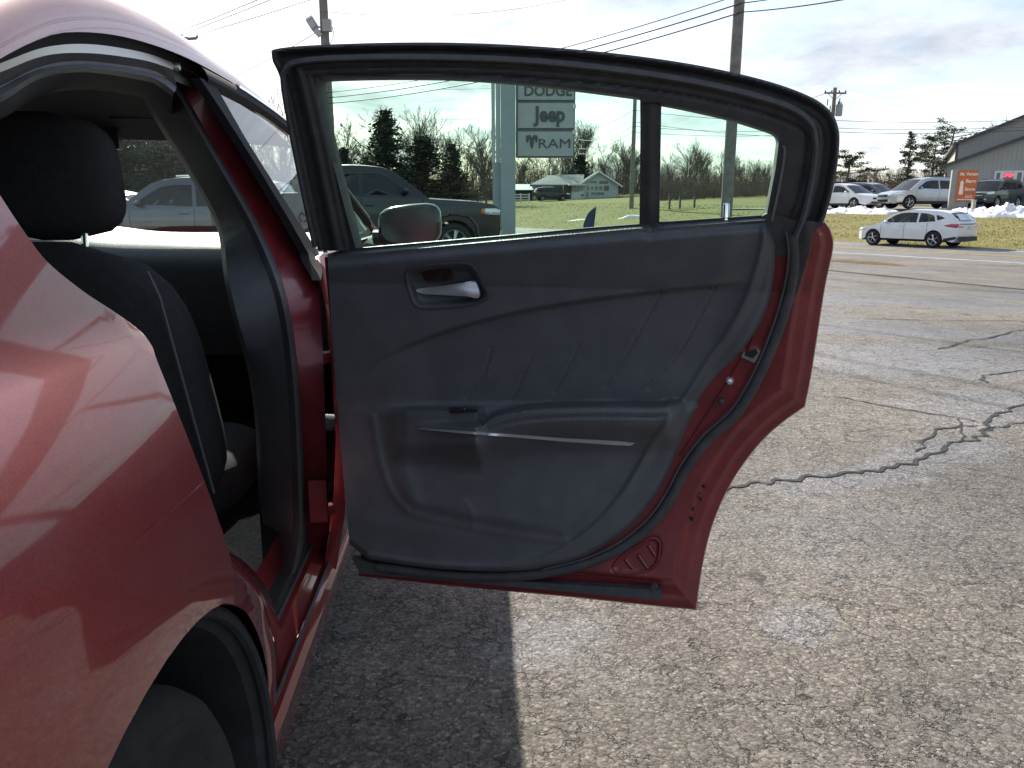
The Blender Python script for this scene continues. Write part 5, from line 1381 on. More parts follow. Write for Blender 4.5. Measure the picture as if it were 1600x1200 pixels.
def barn():
    Y = 58.0
    X = lambda px, y=Y: at(px, 270, y).x
    Z = lambda py, y=Y: at(800, py, y).z
    zb = gz(X(1550), Y) - .1
    root = empty('metal_building', (X(1490), Y, zb), 0, 'grey ribbed metal building with dark trim and a white framed window', 'building')
    xl, xr = X(1490), X(1830); zr = Z(120); xm = X(1740); ze = Z(222)
    def wallp(poly, y, nm, m=M_METAL, back=.25): return MB().prism(poly, lambda q: (q[0], y, q[1]), back, (0, -1, 0)).build(nm, m, root=root)
    wallp([(xl, zb), (xr, zb), (xr, ze), (xm, zr), (xl, ze)], Y, 'end_wall')
    MB().box(((xl + xr) / 2, Y + 11, (zb + ze) / 2), (xr - xl - .1, 21, ze - zb - .2)).build('side_walls', M_METAL, root=root)
    b = MB()
    for xa in (xl - .35, xr + .35):
        zee = ze - .12
        b.add([(xa, Y - .4, zee), (xm, Y - .4, zr + .05), (xm, Y + 22, zr + .05), (xa, Y + 22, zee), (xa, Y - .4, zee - .18), (xm, Y - .4, zr - .15), (xm, Y + 22, zr - .15), (xa, Y + 22, zee - .18)], [(0, 1, 2, 3), (7, 6, 5, 4), (0, 4, 5, 1), (1, 5, 6, 2), (2, 6, 7, 3), (3, 7, 4, 0)])
    b.build('roof', M_MTRIM, root=root)
    MB().box((xl + .02, Y - .06, (zb + ze) / 2), (.14, .1, ze - zb)).build('corner_trim', M_MTRIM, root=root)
    # lower front block with its own raking roof
    Y2 = Y - 3.0; X2 = lambda px: X(px, Y2); Z2 = lambda py: Z(py, Y2)
    x0, x1 = X2(1512), X2(1830)
    zl, zrr = Z2(257), Z2(257) + (x1 - x0) * .335
    wallp([(x0, zb), (x1, zb), (x1, zrr), (x0, zl)], Y2, 'front_wall', back=2.9)
    MB().add([(X2(1501), Y2 - .4, Z2(259)), (x1, Y2 - .4, zrr + .18), (x1, Y + .1, zrr + .18), (X2(1501), Y + .1, Z2(259)), (X2(1501), Y2 - .4, Z2(259) - .2), (x1, Y2 - .4, zrr - .04), (x1, Y + .1, zrr - .04), (X2(1501), Y + .1, Z2(259) - .2)],
             [(0, 1, 2, 3), (7, 6, 5, 4), (0, 4, 5, 1), (1, 5, 6, 2), (2, 6, 7, 3), (3, 7, 4, 0)]).build('lean_to_roof', M_MTRIM, root=root)
    MB().tube([(X2(1503), Y2 - .3, Z2(260)), (X2(1506), Y2 - .3, Z2(266)), (x0 + .05, Y2 - .08, Z2(270)), (x0 + .05, Y2 - .08, zb)], .055, 6).build('downpipe', M_MTRIM, root=root)
    zwn = Z2(291)
    MB().box(((x0 + x1) / 2, Y2 - .02, (zb + zwn) / 2), (x1 - x0 - .02, .05, zwn - zb)).build('wainscot', mat('dark_wainscot', (.055, .07, .085), .5, .2), root=root)
    rb = MB()
    for i in range(int((xr - xl) / .30)):
        x = xl + .15 + i * .30; zt_ = ze + (zr - ze) * min(1, (x - xl) / (xm - xl)) if x < xm else ze + (zr - ze) * (xr - x) / (xr - xm)
        if zt_ - zb > .4: rb.box((x, Y - .012, (zb + zt_ - .1) / 2), (.045, .03, zt_ - zb - .1))
    for i in range(int((x1 - x0) / .30)):
        x = x0 + .15 + i * .30; zt_ = zl + (zrr - zl) * (x - x0) / (x1 - x0)
        rb.box((x, Y2 - .012, (zwn + zt_ - .08) / 2), (.045, .03, zt_ - zwn - .08))
    o = rb.build('siding_ribs', M_METAL, root=root); o['kind'] = 'stuff'
    # window group
    wz0, wz1 = Z2(291), Z2(268)
    for a, c in ((1588, 1599), (1599, 1619), (1619, 1631)):
        x_0, x_1 = X2(a), X2(c)
        b = MB()
        for bx_ in ((x_0 + .06, (wz0 + wz1) / 2, .12, wz1 - wz0), (x_1 - .06, (wz0 + wz1) / 2, .12, wz1 - wz0), ((x_0 + x_1) / 2, wz1 - .06, x_1 - x_0 - .24, .12), ((x_0 + x_1) / 2, wz0 + .06, x_1 - x_0 - .24, .12)): b.box((bx_[0], Y2 - .06, bx_[1]), (bx_[2], .12, bx_[3]))
        w_ = b.build('window_frame', M_WHITE, root=root)
        MB().box(((x_0 + x_1) / 2, Y2 - .035, (wz0 + wz1) / 2), (x_1 - x_0 - .2, .03, wz1 - wz0 - .2)).build('pane', M_WPANE, root=root, parent=w_)
    v, f = text_mesh('OPEN', .34, .01, .012)
    v = [(X2(1609) + p[0], Y2 - .07 - p[2], Z2(275) + p[1]) for p in v]
    local_mk('open_sign', v, f, mat('open_sign_red', (.6, .03, .06), .4, emit=((1, .06, .12), 1.2)), root, smooth=False)
    root.rotation_euler = (0, 0, RAD(-27)); root.scale = (.88, 1, 1)
barn()

# ---- monument sign by the gravel lot
def monument():
    Y = 44.0; c = put(1497, Y); rz = RAD(-24)
    root = empty('monument_sign', c, rz, 'grey block sign with an orange lettered panel by the gravel lot', 'sign')
    s = Y / FOC
    H = 59 * s; W_ = 26 * s
    o = MB().box((0, .35, H / 2), (W_, .7, H)).build('pier', mat('grey_stucco', (.27, .275, .26), .85, var=.1, vscale=3, bump=.4), root)
    M_OR = mat('orange_panel', (.50, .115, .035), .5, var=.12, vscale=5)
    pw, ph = 25.5 * s, 45 * s; px_ = .30; pz = H - ph / 2 - .02
    MB().box((px_, -.03, pz), (pw, .06, ph)).build('panel', M_OR, root)
    M_CR = mat('cream_letters', (.78, .70, .60), .6)
    for tx, zz, xx, sz in (('Mt. Vernon', ph * .37, .05, .24), ('Barn', ph * .14, .20, .26), ('Store', -ph * .12, .20, .24), ('LLC', -ph * .36, .20, .20)):
        v, f = text_mesh(tx, sz, .006, .006); w_ = max(p[0] for p in v) * 2; k = min(1, pw * (.9 if 'Mt' in tx else .52) / w_)
        mk('lettering', [(px_ + xx * .8 + p[0] * k, -.064 - p[2], pz + zz + p[1]) for p in v], f, M_CR, root, smooth=False)
    b = MB()      # little tower emblem
    e = [(-.10, -.62), (.10, -.62), (.08, -.1), (.07, .12), (.10, .14), (.0, .36), (-.10, .14), (-.07, .12), (-.08, -.1)]
    b.prism([(px_ - pw * .27 + a, pz + .02 + c_ * .8) for a, c_ in e], lambda q: (q[0], -.066, q[1]), .006, (0, -1, 0)); b.build('tower_emblem', M_CR, root)
    b = MB(); b.prism([(px_ - pw * .42, pz - ph * .44), (px_ + pw * .42, pz - ph * .44), (px_ + pw * .42, pz - ph * .47), (px_ - pw * .42, pz - ph * .47)], lambda q: (q[0], -.065, q[1]), .004, (0, -1, 0)); b.build('border_line', M_CR, root)
    c2 = put(1521, 42.6)
    r2 = empty('wooden_post', c2, 0, 'short pale wooden post in front of the dark suv', 'post')
    b = MB(); b.box((0, 0, .28), (.16, .16, .62)); b.box((0, 0, .6), (.2, .2, .05)); b.build('post', mat('pale_wood', (.42, .40, .34), .85, var=.2, vscale=8), r2)
monument()

# ================================================================== DEALER SIGN, FLAG
def pylon():
    Y = 20.5; s = Y / FOC
    X = lambda px: at(px, 200, Y).x
    Z = lambda py: at(800, py, Y).z
    xa = X(794); zg = gz(xa, Y)
    root = empty('dealer_sign', (xa, Y, zg), 0, 'tall grey dealer sign with stacked brand panels on a steel post', 'sign')
    M_POST = mat('sign_post', (.33, .37, .39), .5, .3, var=.06, vscale=2); M_POST2 = mat('sign_post_pale', (.50, .53, .53), .5, .2)
    top = Z(92)
    MB().box((X(794), Y, (zg + top) / 2), (X(805.5) - X(782.5), .42, top - zg)).build('main_post', M_POST, root=root)
    MB().box((X(778.2), Y + .10, (Z(254) + top) / 2), (X(782.3) - X(775), .25, top - Z(254))).build('edge_strip', M_POST2, root=root)
    MB().box((X(770.5), Y + .16, (Z(254) + top) / 2), (X(773.5) - X(768), .2, top - Z(254))).build('edge_strip', M_POST2, root=root)
    MB().box((X(776), Y + .13, (zg + Z(254)) / 2), (X(783) - X(769.5), .22, Z(254) - zg)).build('rear_post', M_POST, root=root)
    M_CAB = mat('sign_cabinet', (.145, .15, .155), .6, .2); M_FACE = mat('sign_face', (.42, .43, .42), .45, var=.05, vscale=3)
    x0, x1 = X(806), X(898)
    MB().box(((x0 + x1) / 2, Y + .12, (Z(246) + top) / 2), (x1 - x0, .30, top - Z(246))).build('cabinet', M_CAB, root=root)
    faces_ = [(96, 156.5), (161.5, 200.5), (206, 244)]
    M_LET = mat('sign_letters', (.075, .085, .10), .5)
    for (a, c), tx in zip(faces_, ('DODGE', 'Jeep', 'RAM')):
        f_ = MB().box(((X(809) + X(896)) / 2, Y - .05, (Z(a) + Z(c)) / 2), (X(896) - X(809), .05, Z(a) - Z(c))).build('sign_panel', M_FACE, root=root)
        if tx == 'DODGE': cx, cy, wpx, hpx = 856, 142.5, 70, 15; v, f = text_mesh(tx, 1, .01, .022)
        elif tx == 'Jeep': cx, cy, wpx, hpx = 857.5, 182.5, 47, 29; v, f = text_mesh(tx, 1, .01, .035)
        else: cx, cy, wpx, hpx = 866.5, 224.5, 47, 13; v, f = text_mesh(tx, 1, .01, .0)
        xs = [p[0] for p in v]; ys = [p[1] for p in v]; kx = wpx * s / (max(xs) - min(xs)); ky = hpx * s / (max(ys) - min(ys)); mx = (max(xs) + min(xs)) / 2; my = (max(ys) + min(ys)) / 2
        local_mk('lettering', [(X(cx) + (p[0] - mx) * kx, Y - .082 - p[2], Z(cy) + (p[1] - my) * ky) for p in v], f, M_LET, root, f_, smooth=False)
        if tx == 'RAM':
            b = MB()
            horn = [(-8, 9), (-3, 10), (-1, 7), (1, 7), (3, 10), (8, 9), (9, 5), (8, 0), (5.5, -1.5), (5, 2), (3.2, 4), (3, -3), (2, -7), (0, -10), (-2, -7), (-3, -3), (-3.2, 4), (-5, 2), (-5.5, -1.5), (-8, 0), (-9, 5)]
            b.prism([(X(831) + q[0] * s, Z(222) + q[1] * s) for q in horn], lambda q: (q[0], Y - .088, q[1]), .012, (0, -1, 0)); b.build('ram_head_emblem', M_LET, root=root, parent=f_)
    for py in (167, 207):
        MB().box((X(896.5), Y - .09, Z(py)), (.08, .04, .10)).build('corner_clip', M_WHITE, root=root)
    # feather flag
    Yf = 27.0; sf = Yf / FOC; xf_ = lambda px: at(px, 345, Yf).x; zf = lambda py: at(800, py, Yf).z
    zg2 = gz(xf_(918), Yf)
    r2 = empty('feather_flag', (xf_(926), Yf, zg2), 0, 'dark blue feather flag standing at the lot edge', 'flag')
    out = cr([(930.5, 324), (925, 327), (918, 335), (913, 347), (911, 358), (910.5, 380)], 4) + [(925.5, 380), (927, 358), (929, 340)]
    rows_ = MB().prism([(xf_(x), zf(y)) for x, y in out], lambda q: (q[0], Yf + .05 * math.sin(q[1] * 3), q[1]), .01, (0, -1, 0)); rows_.build('cloth', mat('flag_blue', (.03, .045, .12), .8), root=r2)
    MB().tube([(xf_(925.5), Yf + .03, zg2), (xf_(926.5), Yf + .03, zf(370)), (xf_(929.5), Yf + .03, zf(338)), (xf_(930.8), Yf + .03, zf(323))], .014, 6).build('pole', M_MTRIM, root=r2)
pylon()

# ================================================================== POLES AND WIRES
M_POLE = mat('pole_wood', (.20, .185, .165), .9, var=.25, vscale=6, bump=.6, bscale=30)
M_WIRE = mat('wire', (.05, .05, .055), .6); M_INS = mat('insulator', (.10, .09, .09), .4)
M_FLOOD = mat('flood_housing', (.32, .34, .36), .4, .6)
def pole(px, py, Y, h, r0, r1, label, group='timber utility poles'):
    p = at(px, py, Y); z0 = gz(p.x, p.y) - .2
    if h < 0: h = at(px, -h, Y).z - z0
    root = empty('utility_pole', (p.x, p.y, z0), 0, label, 'utility pole', group)
    rows_ = [(p.x, p.y, z0 + h * t) for t in (0, .25, .5, .75, 1)]
    MB().tube(rows_, [lerp(r0, r1, t) for t in (0, .25, .5, .75, 1)], 12).build('post', M_POLE, root=root, smooth=True, sharp=60)
    return root, p
pl, pp = pole(511, 120, 30, 11.5, .19, .14, 'timber pole with two floodlights seen above the open door frame')
fp = at(509, 45, 30)
def flood(px, py, ax_, sz):
    c = at(px, py, 30) + Vector((0, -.15, 0)); M_ = Matrix.Rotation(ax_, 3, 'Y') @ Matrix.Rotation(RAD(35), 3, 'X')
    b = MB(); b.box(c, (sz * .62, .22, sz), M=M_); o = b.build('floodlight', M_FLOOD, root=pl)
    b = MB(); b.box(c + M_ @ Vector((0, -.12, 0)), (sz * .5, .02, sz * .86), M=M_); b.build('lens', mat('flood_lens', (.55, .57, .6), .2), root=pl, parent=o)
flood(489.5, 38, RAD(-28), .42); flood(497, 51, RAD(-40), .32)
b = MB(); b.box(at(513, 42, 30) + Vector((0, -.2, 0)), (.30, .22, .40)); b.build('control_box', mat('box_galv', (.34, .33, .30), .5, .4), root=pl)
MB().tube([at(489, 40, 30), at(497, 42, 30), fp], .03, 6).build('bracket', M_FLOOD, root=pl)
MB().tube([at(519, 42, 30), at(522, 55, 30), at(515, 70, 30)], .012, 5).build('cable_loop', M_WIRE, root=pl)
for py in (148, 152, 158): MB().lathe([(.05, 0), (.07, .06), (.04, .12), (0, .13)], at(503, py, 29.8), (0, 0, 1), 8).build('insulator', M_INS, root=pl)
pr_, _ = pole(1146, 150, 21, 10.2, .165, .125, 'thick timber pole standing close behind the open door')
pm_, _ = pole(989, 250, 67, 11.0, .20, .14, 'slim timber pole on the grass in front of the bare trees')
px4, p4_ = pole(1303, 160, 70, -137, .21, .15, 'timber pole with a cross-arm and a transformer')
ca = at(1303.5, 146, 70); b = MB().box(ca + Vector((0, -.2, 0)), (1.95, .12, .14), RAD(6)); b.build('cross_arm', M_POLE, root=px4)
for dx in (-.85, -.3, .35, .88): MB().lathe([(.05, 0), (.07, .05), (.05, .14), (0, .18)], ca + Vector((dx, -.2, .07)), (0, 0, 1), 8).build('insulator', M_INS, root=px4)
for sg in (-1, 1): MB().tube([ca + Vector((sg * .6, -.2, -.05)), ca + Vector((0, -.15, -.55))], .025, 4).build('brace', M_POLE, root=px4)
tr = at(1311, 172, 69.6); b = MB().lathe([(0, -.5), (.26, -.48), (.28, -.42), (.28, .38), (.29, .42), (.2, .48), (0, .5)], tr, (0, 0, 1), 18); o = b.build('transformer', mat('transformer_grey', (.30, .32, .35), .5, .2), root=px4, smooth=True)
for dx in (-.12, .12): MB().lathe([(.04, 0), (.06, .1), (.03, .22), (0, .25)], tr + Vector((dx, 0, .46)), (0, 0, 1), 8).build('bushing', M_INS, root=px4, parent=o)
for px, py in ((1293, 160), (1312, 158), (1297, 170), (1310, 163)): MB().tube([at(px, py, 69.7) + Vector((0, 0, .25)), at(px, py, 69.7) - Vector((0, 0, .25))], .05, 5).build('fuse_cutout', M_INS, root=px4)
p5_, _ = pole(291, 70, 46, -58, .18, .13, 'far timber pole whose cross-arm shows above the red roof')
ca5 = at(291, 61, 46); MB().box(ca5, (1.35, .12, .13), RAD(-18)).build('cross_arm', M_POLE, root=p5_)
for dx in (-.6, -.2, .55): MB().lathe([(.05, 0), (.07, .05), (.05, .14), (0, .18)], ca5 + Vector((dx, -dx * -.3, .07)), (0, 0, 1), 8).build('insulator', M_INS, root=p5_)

def wire(a, c, sag, r, label, group='overhead wires'):
    a = Vector(a); c = Vector(c)
    pts = [lerp(a, c, t / 16) - Vector((0, 0, sag * 4 * (t / 16) * (1 - t / 16))) for t in range(17)]
    root = MB().tube(pts, r, 5).build('overhead_wire', M_WIRE)
    tag(root, label, 'wire', group)
LP = lambda py: at(509, py, 30) + Vector((0, -.15, 0))
RPp = lambda py: at(1155, py, 21) + Vector((0, -.2, 0))
t1 = 'dark cable strung between the floodlight pole and the thick pole'
wire(LP(146), RPp(-6), .35, .013, 'topmost thin ' + t1[5:]); wire(LP(154), RPp(8), .35, .018, 'middle ' + t1); wire(LP(163), RPp(22), .35, .018, 'lowest ' + t1)
t2 = 'cable running on from the thick pole over the lot'
wire(RPp(8), at(1420, -60, 15), .1, .014, 'upper ' + t2); wire(RPp(22), at(1500, -40, 15), .1, .014, 'lower ' + t2)
t3 = 'thin line rising from the cross-arm above the red roof'
for dx, py, qx, qy in ((-.6, 52, 388, 0), (-.2, 53, 412, -2), (.55, 58, 472, -2)):
    a = ca5 + Vector((dx, -dx * -.3, .25)); e = at(qx, qy, 30); wire(a, lerp(a, e, 2.2), .12, .016, t3)
wire(at(330, 133, 44), LP(44), .15, .014, 'guy cable climbing to the floodlight pole')
wire(LP(20), at(900, -4, 40), .4, .008, 'hairline wire crossing the sky above the door'); wire(at(380, 68, 60), at(640, -2, 40), .2, .007, 'hairline wire over the red roof')
t4 = 'line strung along the road from the transformer pole past the metal building'
for py, q in ((188, 175), (200, 186), (206, 191.5)):
    a = at(1305, py, 69.7); e = at(1600, q, 52); wire(a, lerp(a, e, 1.8), .5, .020, {188: 'topmost ', 200: 'middle ', 206: 'lowest '}[py] + t4)
t5 = 'line strung between the transformer pole and the slim pole'
for py, q in ((188, 172), (200, 197), (206, 206), (215, 190)):
    a = at(1305, py, 69.7); e = at(989, q, 66.8); wire(a, e, .35, .018, {188: 'topmost ', 200: 'second highest ', 206: 'third highest ', 215: 'lowest '}[py] + t5)
t6 = 'faint line running on from the slim pole across the trees'
for q, y2 in ((172, 200), (197, 218), (206, 232), (214, 240)): wire(at(989, q, 66.8), at(905, y2, 95), .5, .016, {172: 'topmost ', 197: 'second highest ', 206: 'third highest ', 214: 'lowest '}[q] + t6)
wire(at(1305, 140, 69.7), at(1120, 190, 110), .5, .014, 'thin line leaving the top of the transformer pole'); wire(at(1289, 146, 69.7), at(1120, 180, 110), .5, .014, 'thin line leaving the cross-arm of the transformer pole')
for a, c in (((520, 218, 80), (770, 217, 80)), ((640, 139, 60), (770, 138, 60)), ((640, 185, 70), (770, 186, 70))): wire(at(*a), at(*c), .05, .010, 'faint level line behind the dealer sign post')

# ---- road-side fence of rails, black post box in front of the thick pole
def rail_fence():
    Y = 62.0; a = put(1046, Y); root = empty('timber_rail_fence', a, 0, 'dark timber rail fence at the edge of the field', 'fence')
    M_ = mat('old_timber', (.10, .09, .08), .9, var=.2)
    for dx in (0, .82, 1.95): MB().box((dx, 0, .55), (.14, .14, 1.3)).build('fence_post', M_, root)
    MB().box((.95, -.02, 1.1), (2.1, .08, .14)).build('rail', M_, root)
rail_fence()

# ================================================================== SNOW
def snowbank(pxs, label, hgt, wd, qoff, seed):
    rows_ = []; n = 90; m_ = 15
    A = xy(qoff, pxs[0]); 
    for i in range(n + 1):
        r = lerp(pxs[0], pxs[1], i / n); row = []
        e = math.sin(math.pi * min(1, max(0, i / n))) ** .4 if 0 < i < n else 0
        for k in range(m_):
            u = -1 + 2 * k / (m_ - 1); q = qoff + u * wd * (.75 + .5 * noise.noise(Vector((r * .5, seed, 1))))
            p = xy(q, r); hh = hgt * e * max(0, 1 - u * u) * (.75 + .6 * noise.noise(Vector((r * .8, u * 1.5, seed))) + .5 * noise.noise(Vector((r * 2.4, u * 3, seed + 9))) + .45 * noise.noise(Vector((r * 6, u * 6, seed + 3))))
            row.append((p.x, p.y, hz(q, r) + max(-.03, hh) - (.05 if k in (0, m_ - 1) or i in (0, n) else 0)))
        rows_.append(row)
    b = MB().grid(rows_); o = b.build('snow_bank', M_SNOW, smooth=True, sharp=80)
    if (b.v[b.f[0][1]] - b.v[b.f[0][0]]).cross(b.v[b.f[0][2]] - b.v[b.f[0][0]]).z < 0:
        o.data.flip_normals()
    tag(o, label, 'snow', 'snow banks'); return o
def r_of(px, q):   # distance along the road where a picture column meets offset q
    d = ray(px, 330); k = d.x / d.y
    # point (k*Y, Y) with q given
    Y = (q + RP0.x * RN.x + RP0.y * RN.y) / (k * RN.x + RN.y); return (Vector((k * Y, Y)) - RP0).dot(RD)
snowbank((r_of(1398, 11.3), r_of(1290, 11.3)), 'low ridge of old snow along the bank below the white wagon', .34, 1.0, 11.3, 1.0)
snowbank((r_of(1700, 10.6), r_of(1476, 10.6)), 'long lumpy ridge of old snow below the monument sign', .50, 1.3, 10.6, 5.0)
snowbank((r_of(1120, 1.6), r_of(1022, 1.6)), 'strip of old snow on the verge left of the thick pole', .35, 1.0, 1.6, 8.0)
snowbank((r_of(1215, 5.5), r_of(1150, 5.5)), 'strip of old snow on the verge right of the thick pole', .30, 1.0, 5.5, 3.0)
p = put(985, 58); tag(blob_patch('snow_bank', p[0], p[1], 1.0, .35, .3, M_SNOW, .02, None, 2, .14), 'small heap of snow at the foot of the slim pole', 'snow', 'snow banks')
p = put(903, 60); tag(blob_patch('snow_bank', p[0], p[1], 1.0, .3, .3, M_SNOW, .01, None, 6, .03), 'small flat patch of snow on the grass beside the feather flag', 'snow', 'snow banks')

# ================================================================== TREES
M_BARK = mat('bark', (.105, .095, .085), .95, var=.25, vscale=5); M_TWIG = mat('twigs', (.13, .108, .09), .95, var=.25, vscale=2)
M_NEEDLE = mat('needles', (.032, .050, .026), .85, var=.45, vscale=1.6, spec=.2); M_NEEDLE2 = mat('pine_needles', (.055, .07, .035), .85, var=.4, vscale=1.2, spec=.2)
M_BRUSH = mat('brush_stems', (.15, .115, .098), .95, var=.35, vscale=.6)
def bare_meshes(seed, H=10.0, spread=.55, levels=6):
    rs = random.Random(seed); tr_, tw = MB(), MB()
    def go(p, d, L, r, lv):
        n = 2 if lv > 2 else 3
        pts = [p]; rad = [r]
        for i in range(n):
            d = (d + Vector((rs.gauss(0, .13), rs.gauss(0, .13), rs.gauss(.05, .08)))).normalized(); pts.append(pts[-1] + d * L / n); rad.append(r * (1 - .35 * (i + 1) / n))
        (tr_ if lv < 3 else tw).tube(pts, rad, 6 if lv < 2 else (4 if lv < 3 else 3), cap=False)
        if lv >= levels: return
        k = rs.choice((3, 3, 4)) if lv < 4 else rs.choice((2, 3, 3))
        for j in range(k):
            t = rs.uniform(.35, 1.0) if j else 1.0
            q = lerp(pts[0], pts[-1], t) if n == 1 else pts[max(1, int(round(t * n)))]
            ax = Vector((rs.gauss(0, 1), rs.gauss(0, 1), rs.gauss(0, .4))).normalized()
            nd_ = (d + ax * spread * rs.uniform(.5, 1.3) * (.5 if j == 0 else 1)).normalized()
            go(q, nd_, L * rs.uniform(.60, .82), max(.013, r * rs.uniform(.48, .66)), lv + 1)
    go(Vector((0, 0, 0)), Vector((0, 0, 1)), H * .30, H * .017, 0)
    zmax = max(v.z for v in tw.v); k = H / zmax
    for mb in (tr_, tw):
        mb.v = [Vector((v.x * k, v.y * k, v.z * k)) for v in mb.v]
    return tr_, tw
def conifer_meshes(seed, H=8.0, wid=.26, dens=1.0, ragged=.25, gap=0.0, lo=.06):
    rs = random.Random(seed); tr_, cn = MB(), MB()
    tr_.tube([(0, 0, 0), (rs.gauss(0, .05), rs.gauss(0, .05), H * .5), (0, 0, H)], [H * .02, H * .012, .015], 7)
    nb = int(150 * dens)
    for i in range(nb):
        t = lo + (1 - lo) * (i / nb) ** .9; z = H * t
        if gap and rs.random() < gap: continue
        L = H * wid * (1 - t) ** .8 * rs.uniform(1 - ragged * 1.4, 1 + ragged) + .12; a = rs.uniform(0, 6.28)
        dr = Vector((math.cos(a), math.sin(a), rs.uniform(-.15, .3)))
        tip = Vector((0, 0, z)) + dr * L
        tr_.tube([(0, 0, z), tip], [.02, .008], 3, cap=False)
        m_ = int(16 + L * 14)
        for k in range(m_):
            u = rs.uniform(.15, 1.05); c = Vector((0, 0, z)) + dr * L * u + Vector((rs.gauss(0, .16), rs.gauss(0, .16), rs.gauss(0, .10))) * (1 + L * .15)
            s_ = rs.uniform(.07, .19) * (1 + H * .02); d1 = Vector((rs.gauss(0, 1), rs.gauss(0, 1), rs.gauss(0, .5))).normalized(); d2 = d1.cross(Vector((rs.gauss(0, 1), rs.gauss(0, 1), rs.gauss(0, 1)))).normalized()
            cn.add([c - d1 * s_, c + d2 * s_ * .45, c + d1 * s_, c - d2 * s_ * .45], [(0, 1, 2, 3)])
    return tr_, cn
def tree_proto(pair, H, mats_):
    me = []
    for nm, mb, m in (('trunk', pair[0], mats_[0]), ('crown', pair[1], mats_[1])):
        x = bpy.data.meshes.new(nm); x.from_pydata([tuple(v) for v in mb.v], [], mb.f); x.materials.append(m); x.update(); me.append(x)
    return (me[0], me[1], H)
BARE = [tree_proto(bare_meshes(s, 10, sp_), 10, (M_BARK, M_TWIG)) for s, sp_ in ((1, .50), (2, .62), (3, .45), (4, .7), (5, .55))]
SPRUCE = [tree_proto(conifer_meshes(11, 9, .26, 1.15), 9, (M_BARK, M_NEEDLE)), tree_proto(conifer_meshes(12, 9, .34, 1.25, .35), 9, (M_BARK, M_NEEDLE)), tree_proto(conifer_meshes(13, 9, .20, .6, .5, .2), 9, (M_BARK, M_NEEDLE2))]
def bushy(seed):
    """open pine: several limbs carrying separate tufts"""
    rs = random.Random(seed); tr_, cn = MB(), MB()
    tr_.tube([(0, 0, 0), (.2, 0, 2.5), (0, .1, 5.5), (.1, 0, 7.6)], [.2, .15, .09, .03], 7)
    for i in range(34):
        z = rs.uniform(1.8, 7.6); a = rs.uniform(0, 6.28); L = (1.0 + 2.3 * math.sin(math.pi * min(1, (z - 1.2) / 7.2))) * rs.uniform(.5, 1.1)
        tip = Vector((math.cos(a) * L, math.sin(a) * L, z + rs.uniform(.1, .9))); tr_.tube([(0, 0, z), lerp(Vector((0, 0, z)), tip, .6) + Vector((0, 0, -.1)), tip], [.05, .03, .012], 4, cap=False)
        for t in range(rs.choice((2, 3, 4))):
            c0 = lerp(Vector((0, 0, z)), tip, rs.uniform(.5, 1.05)); R_ = rs.uniform(.35, .6)
            for k in range(42):
                c = c0 + Vector((rs.gauss(0, .5), rs.gauss(0, .5), rs.gauss(0, .28))) * R_; s_ = rs.uniform(.06, .15)
                d1 = Vector((rs.gauss(0, 1), rs.gauss(0, 1), rs.gauss(0, 1))).normalized(); d2 = d1.orthogonal()
                cn.add([c - d1 * s_, c + d2 * s_ * .4, c + d1 * s_, c - d2 * s_ * .4], [(0, 1, 2, 3)])
    return tr_, cn
PINE = [tree_proto(bushy(21), 8.2, (M_BARK, M_NEEDLE2)), tree_proto(bushy(22), 8.2, (M_BARK, M_NEEDLE2))]
rt_ = random.Random(5)
def plant(name, proto, px, Y, ytop, label, group, wide=1.0, sink=.1, zrot=None):
    d = ray(px, 320); X = d.x / d.y * Y; z0 = gz(X, Y) - sink
    ztop = at(px, ytop, Y).z; h = max(1.0, ztop - z0); k = h / proto[2]
    root = empty(name, (X, Y, z0), rt_.uniform(0, 6.28) if zrot is None else zrot, label, 'tree', group); root.scale = (k * wide, k * wide, k)
    for nm, me in (('trunk', proto[0]), ('crown', proto[1])):
        o = bpy.data.objects.new(nm, me); link(o, root)
    return root
gb_ = 'bare trees beyond the road'
def lbl(px):
    for lim, t in ((570, 'leafless tree beside the floodlight pole beyond the pickup'), (720, 'leafless tree rising behind the dark evergreens beyond the pickup'), (790, 'leafless tree standing left of the dealer sign post'), (865, 'leafless tree below the dealer sign, behind the garage'), (935, 'leafless tree right behind the white house and the dealer sign'), (1000, 'leafless tree behind the slim pole on the grass'), (1110, 'leafless tree behind the timber rail fence'), (2000, 'leafless tree behind the thick timber pole across the field')):
        if px < lim: return t
LB = 'leafless tree with a haze of fine twigs in the wood beyond the road'
for i, (px, Y, yt) in enumerate(((525, 96, 190), (548, 92, 178), (562, 100, 205), (582, 98, 165), (612, 104, 160), (630, 100, 182), (652, 100, 162), (672, 98, 158), (688, 102, 188), (700, 108, 198), (728, 96, 200), (744, 92, 186), (760, 98, 195),
        (815, 130, 240), (832, 128, 236), (846, 132, 238), (870, 128, 222), (893, 124, 190), (912, 120, 172), (925, 126, 186), (940, 128, 212), (958, 122, 218), (974, 118, 212), (984, 126, 226), (1004, 120, 235), (1042, 112, 232), (1062, 106, 218), (1080, 100, 214), (1098, 108, 226), (1122, 112, 232), (1144, 108, 236), (1172, 116, 246), (1196, 120, 252))):
    plant('bare_tree', BARE[i % 5], px, Y, yt, lbl(px), gb_, wide=1.0 if i % 3 else .85)
for i, px in enumerate((505, 534, 571, 596, 641, 664, 716, 735, 752, 768, 806, 822, 858, 882, 949, 966, 1015, 1050, 1070, 1090, 1110, 1133, 1158, 1184, 1210)):
    plant('bare_tree', BARE[(i * 3 + 1) % 5], px, 118 + 5 * (i % 4), 222 + 9 * (i % 3) + (18 if px > 1000 else 0), lbl(px), gb_, wide=.9)
LB2 = 'leafless tree showing past the roof of the red sedan'
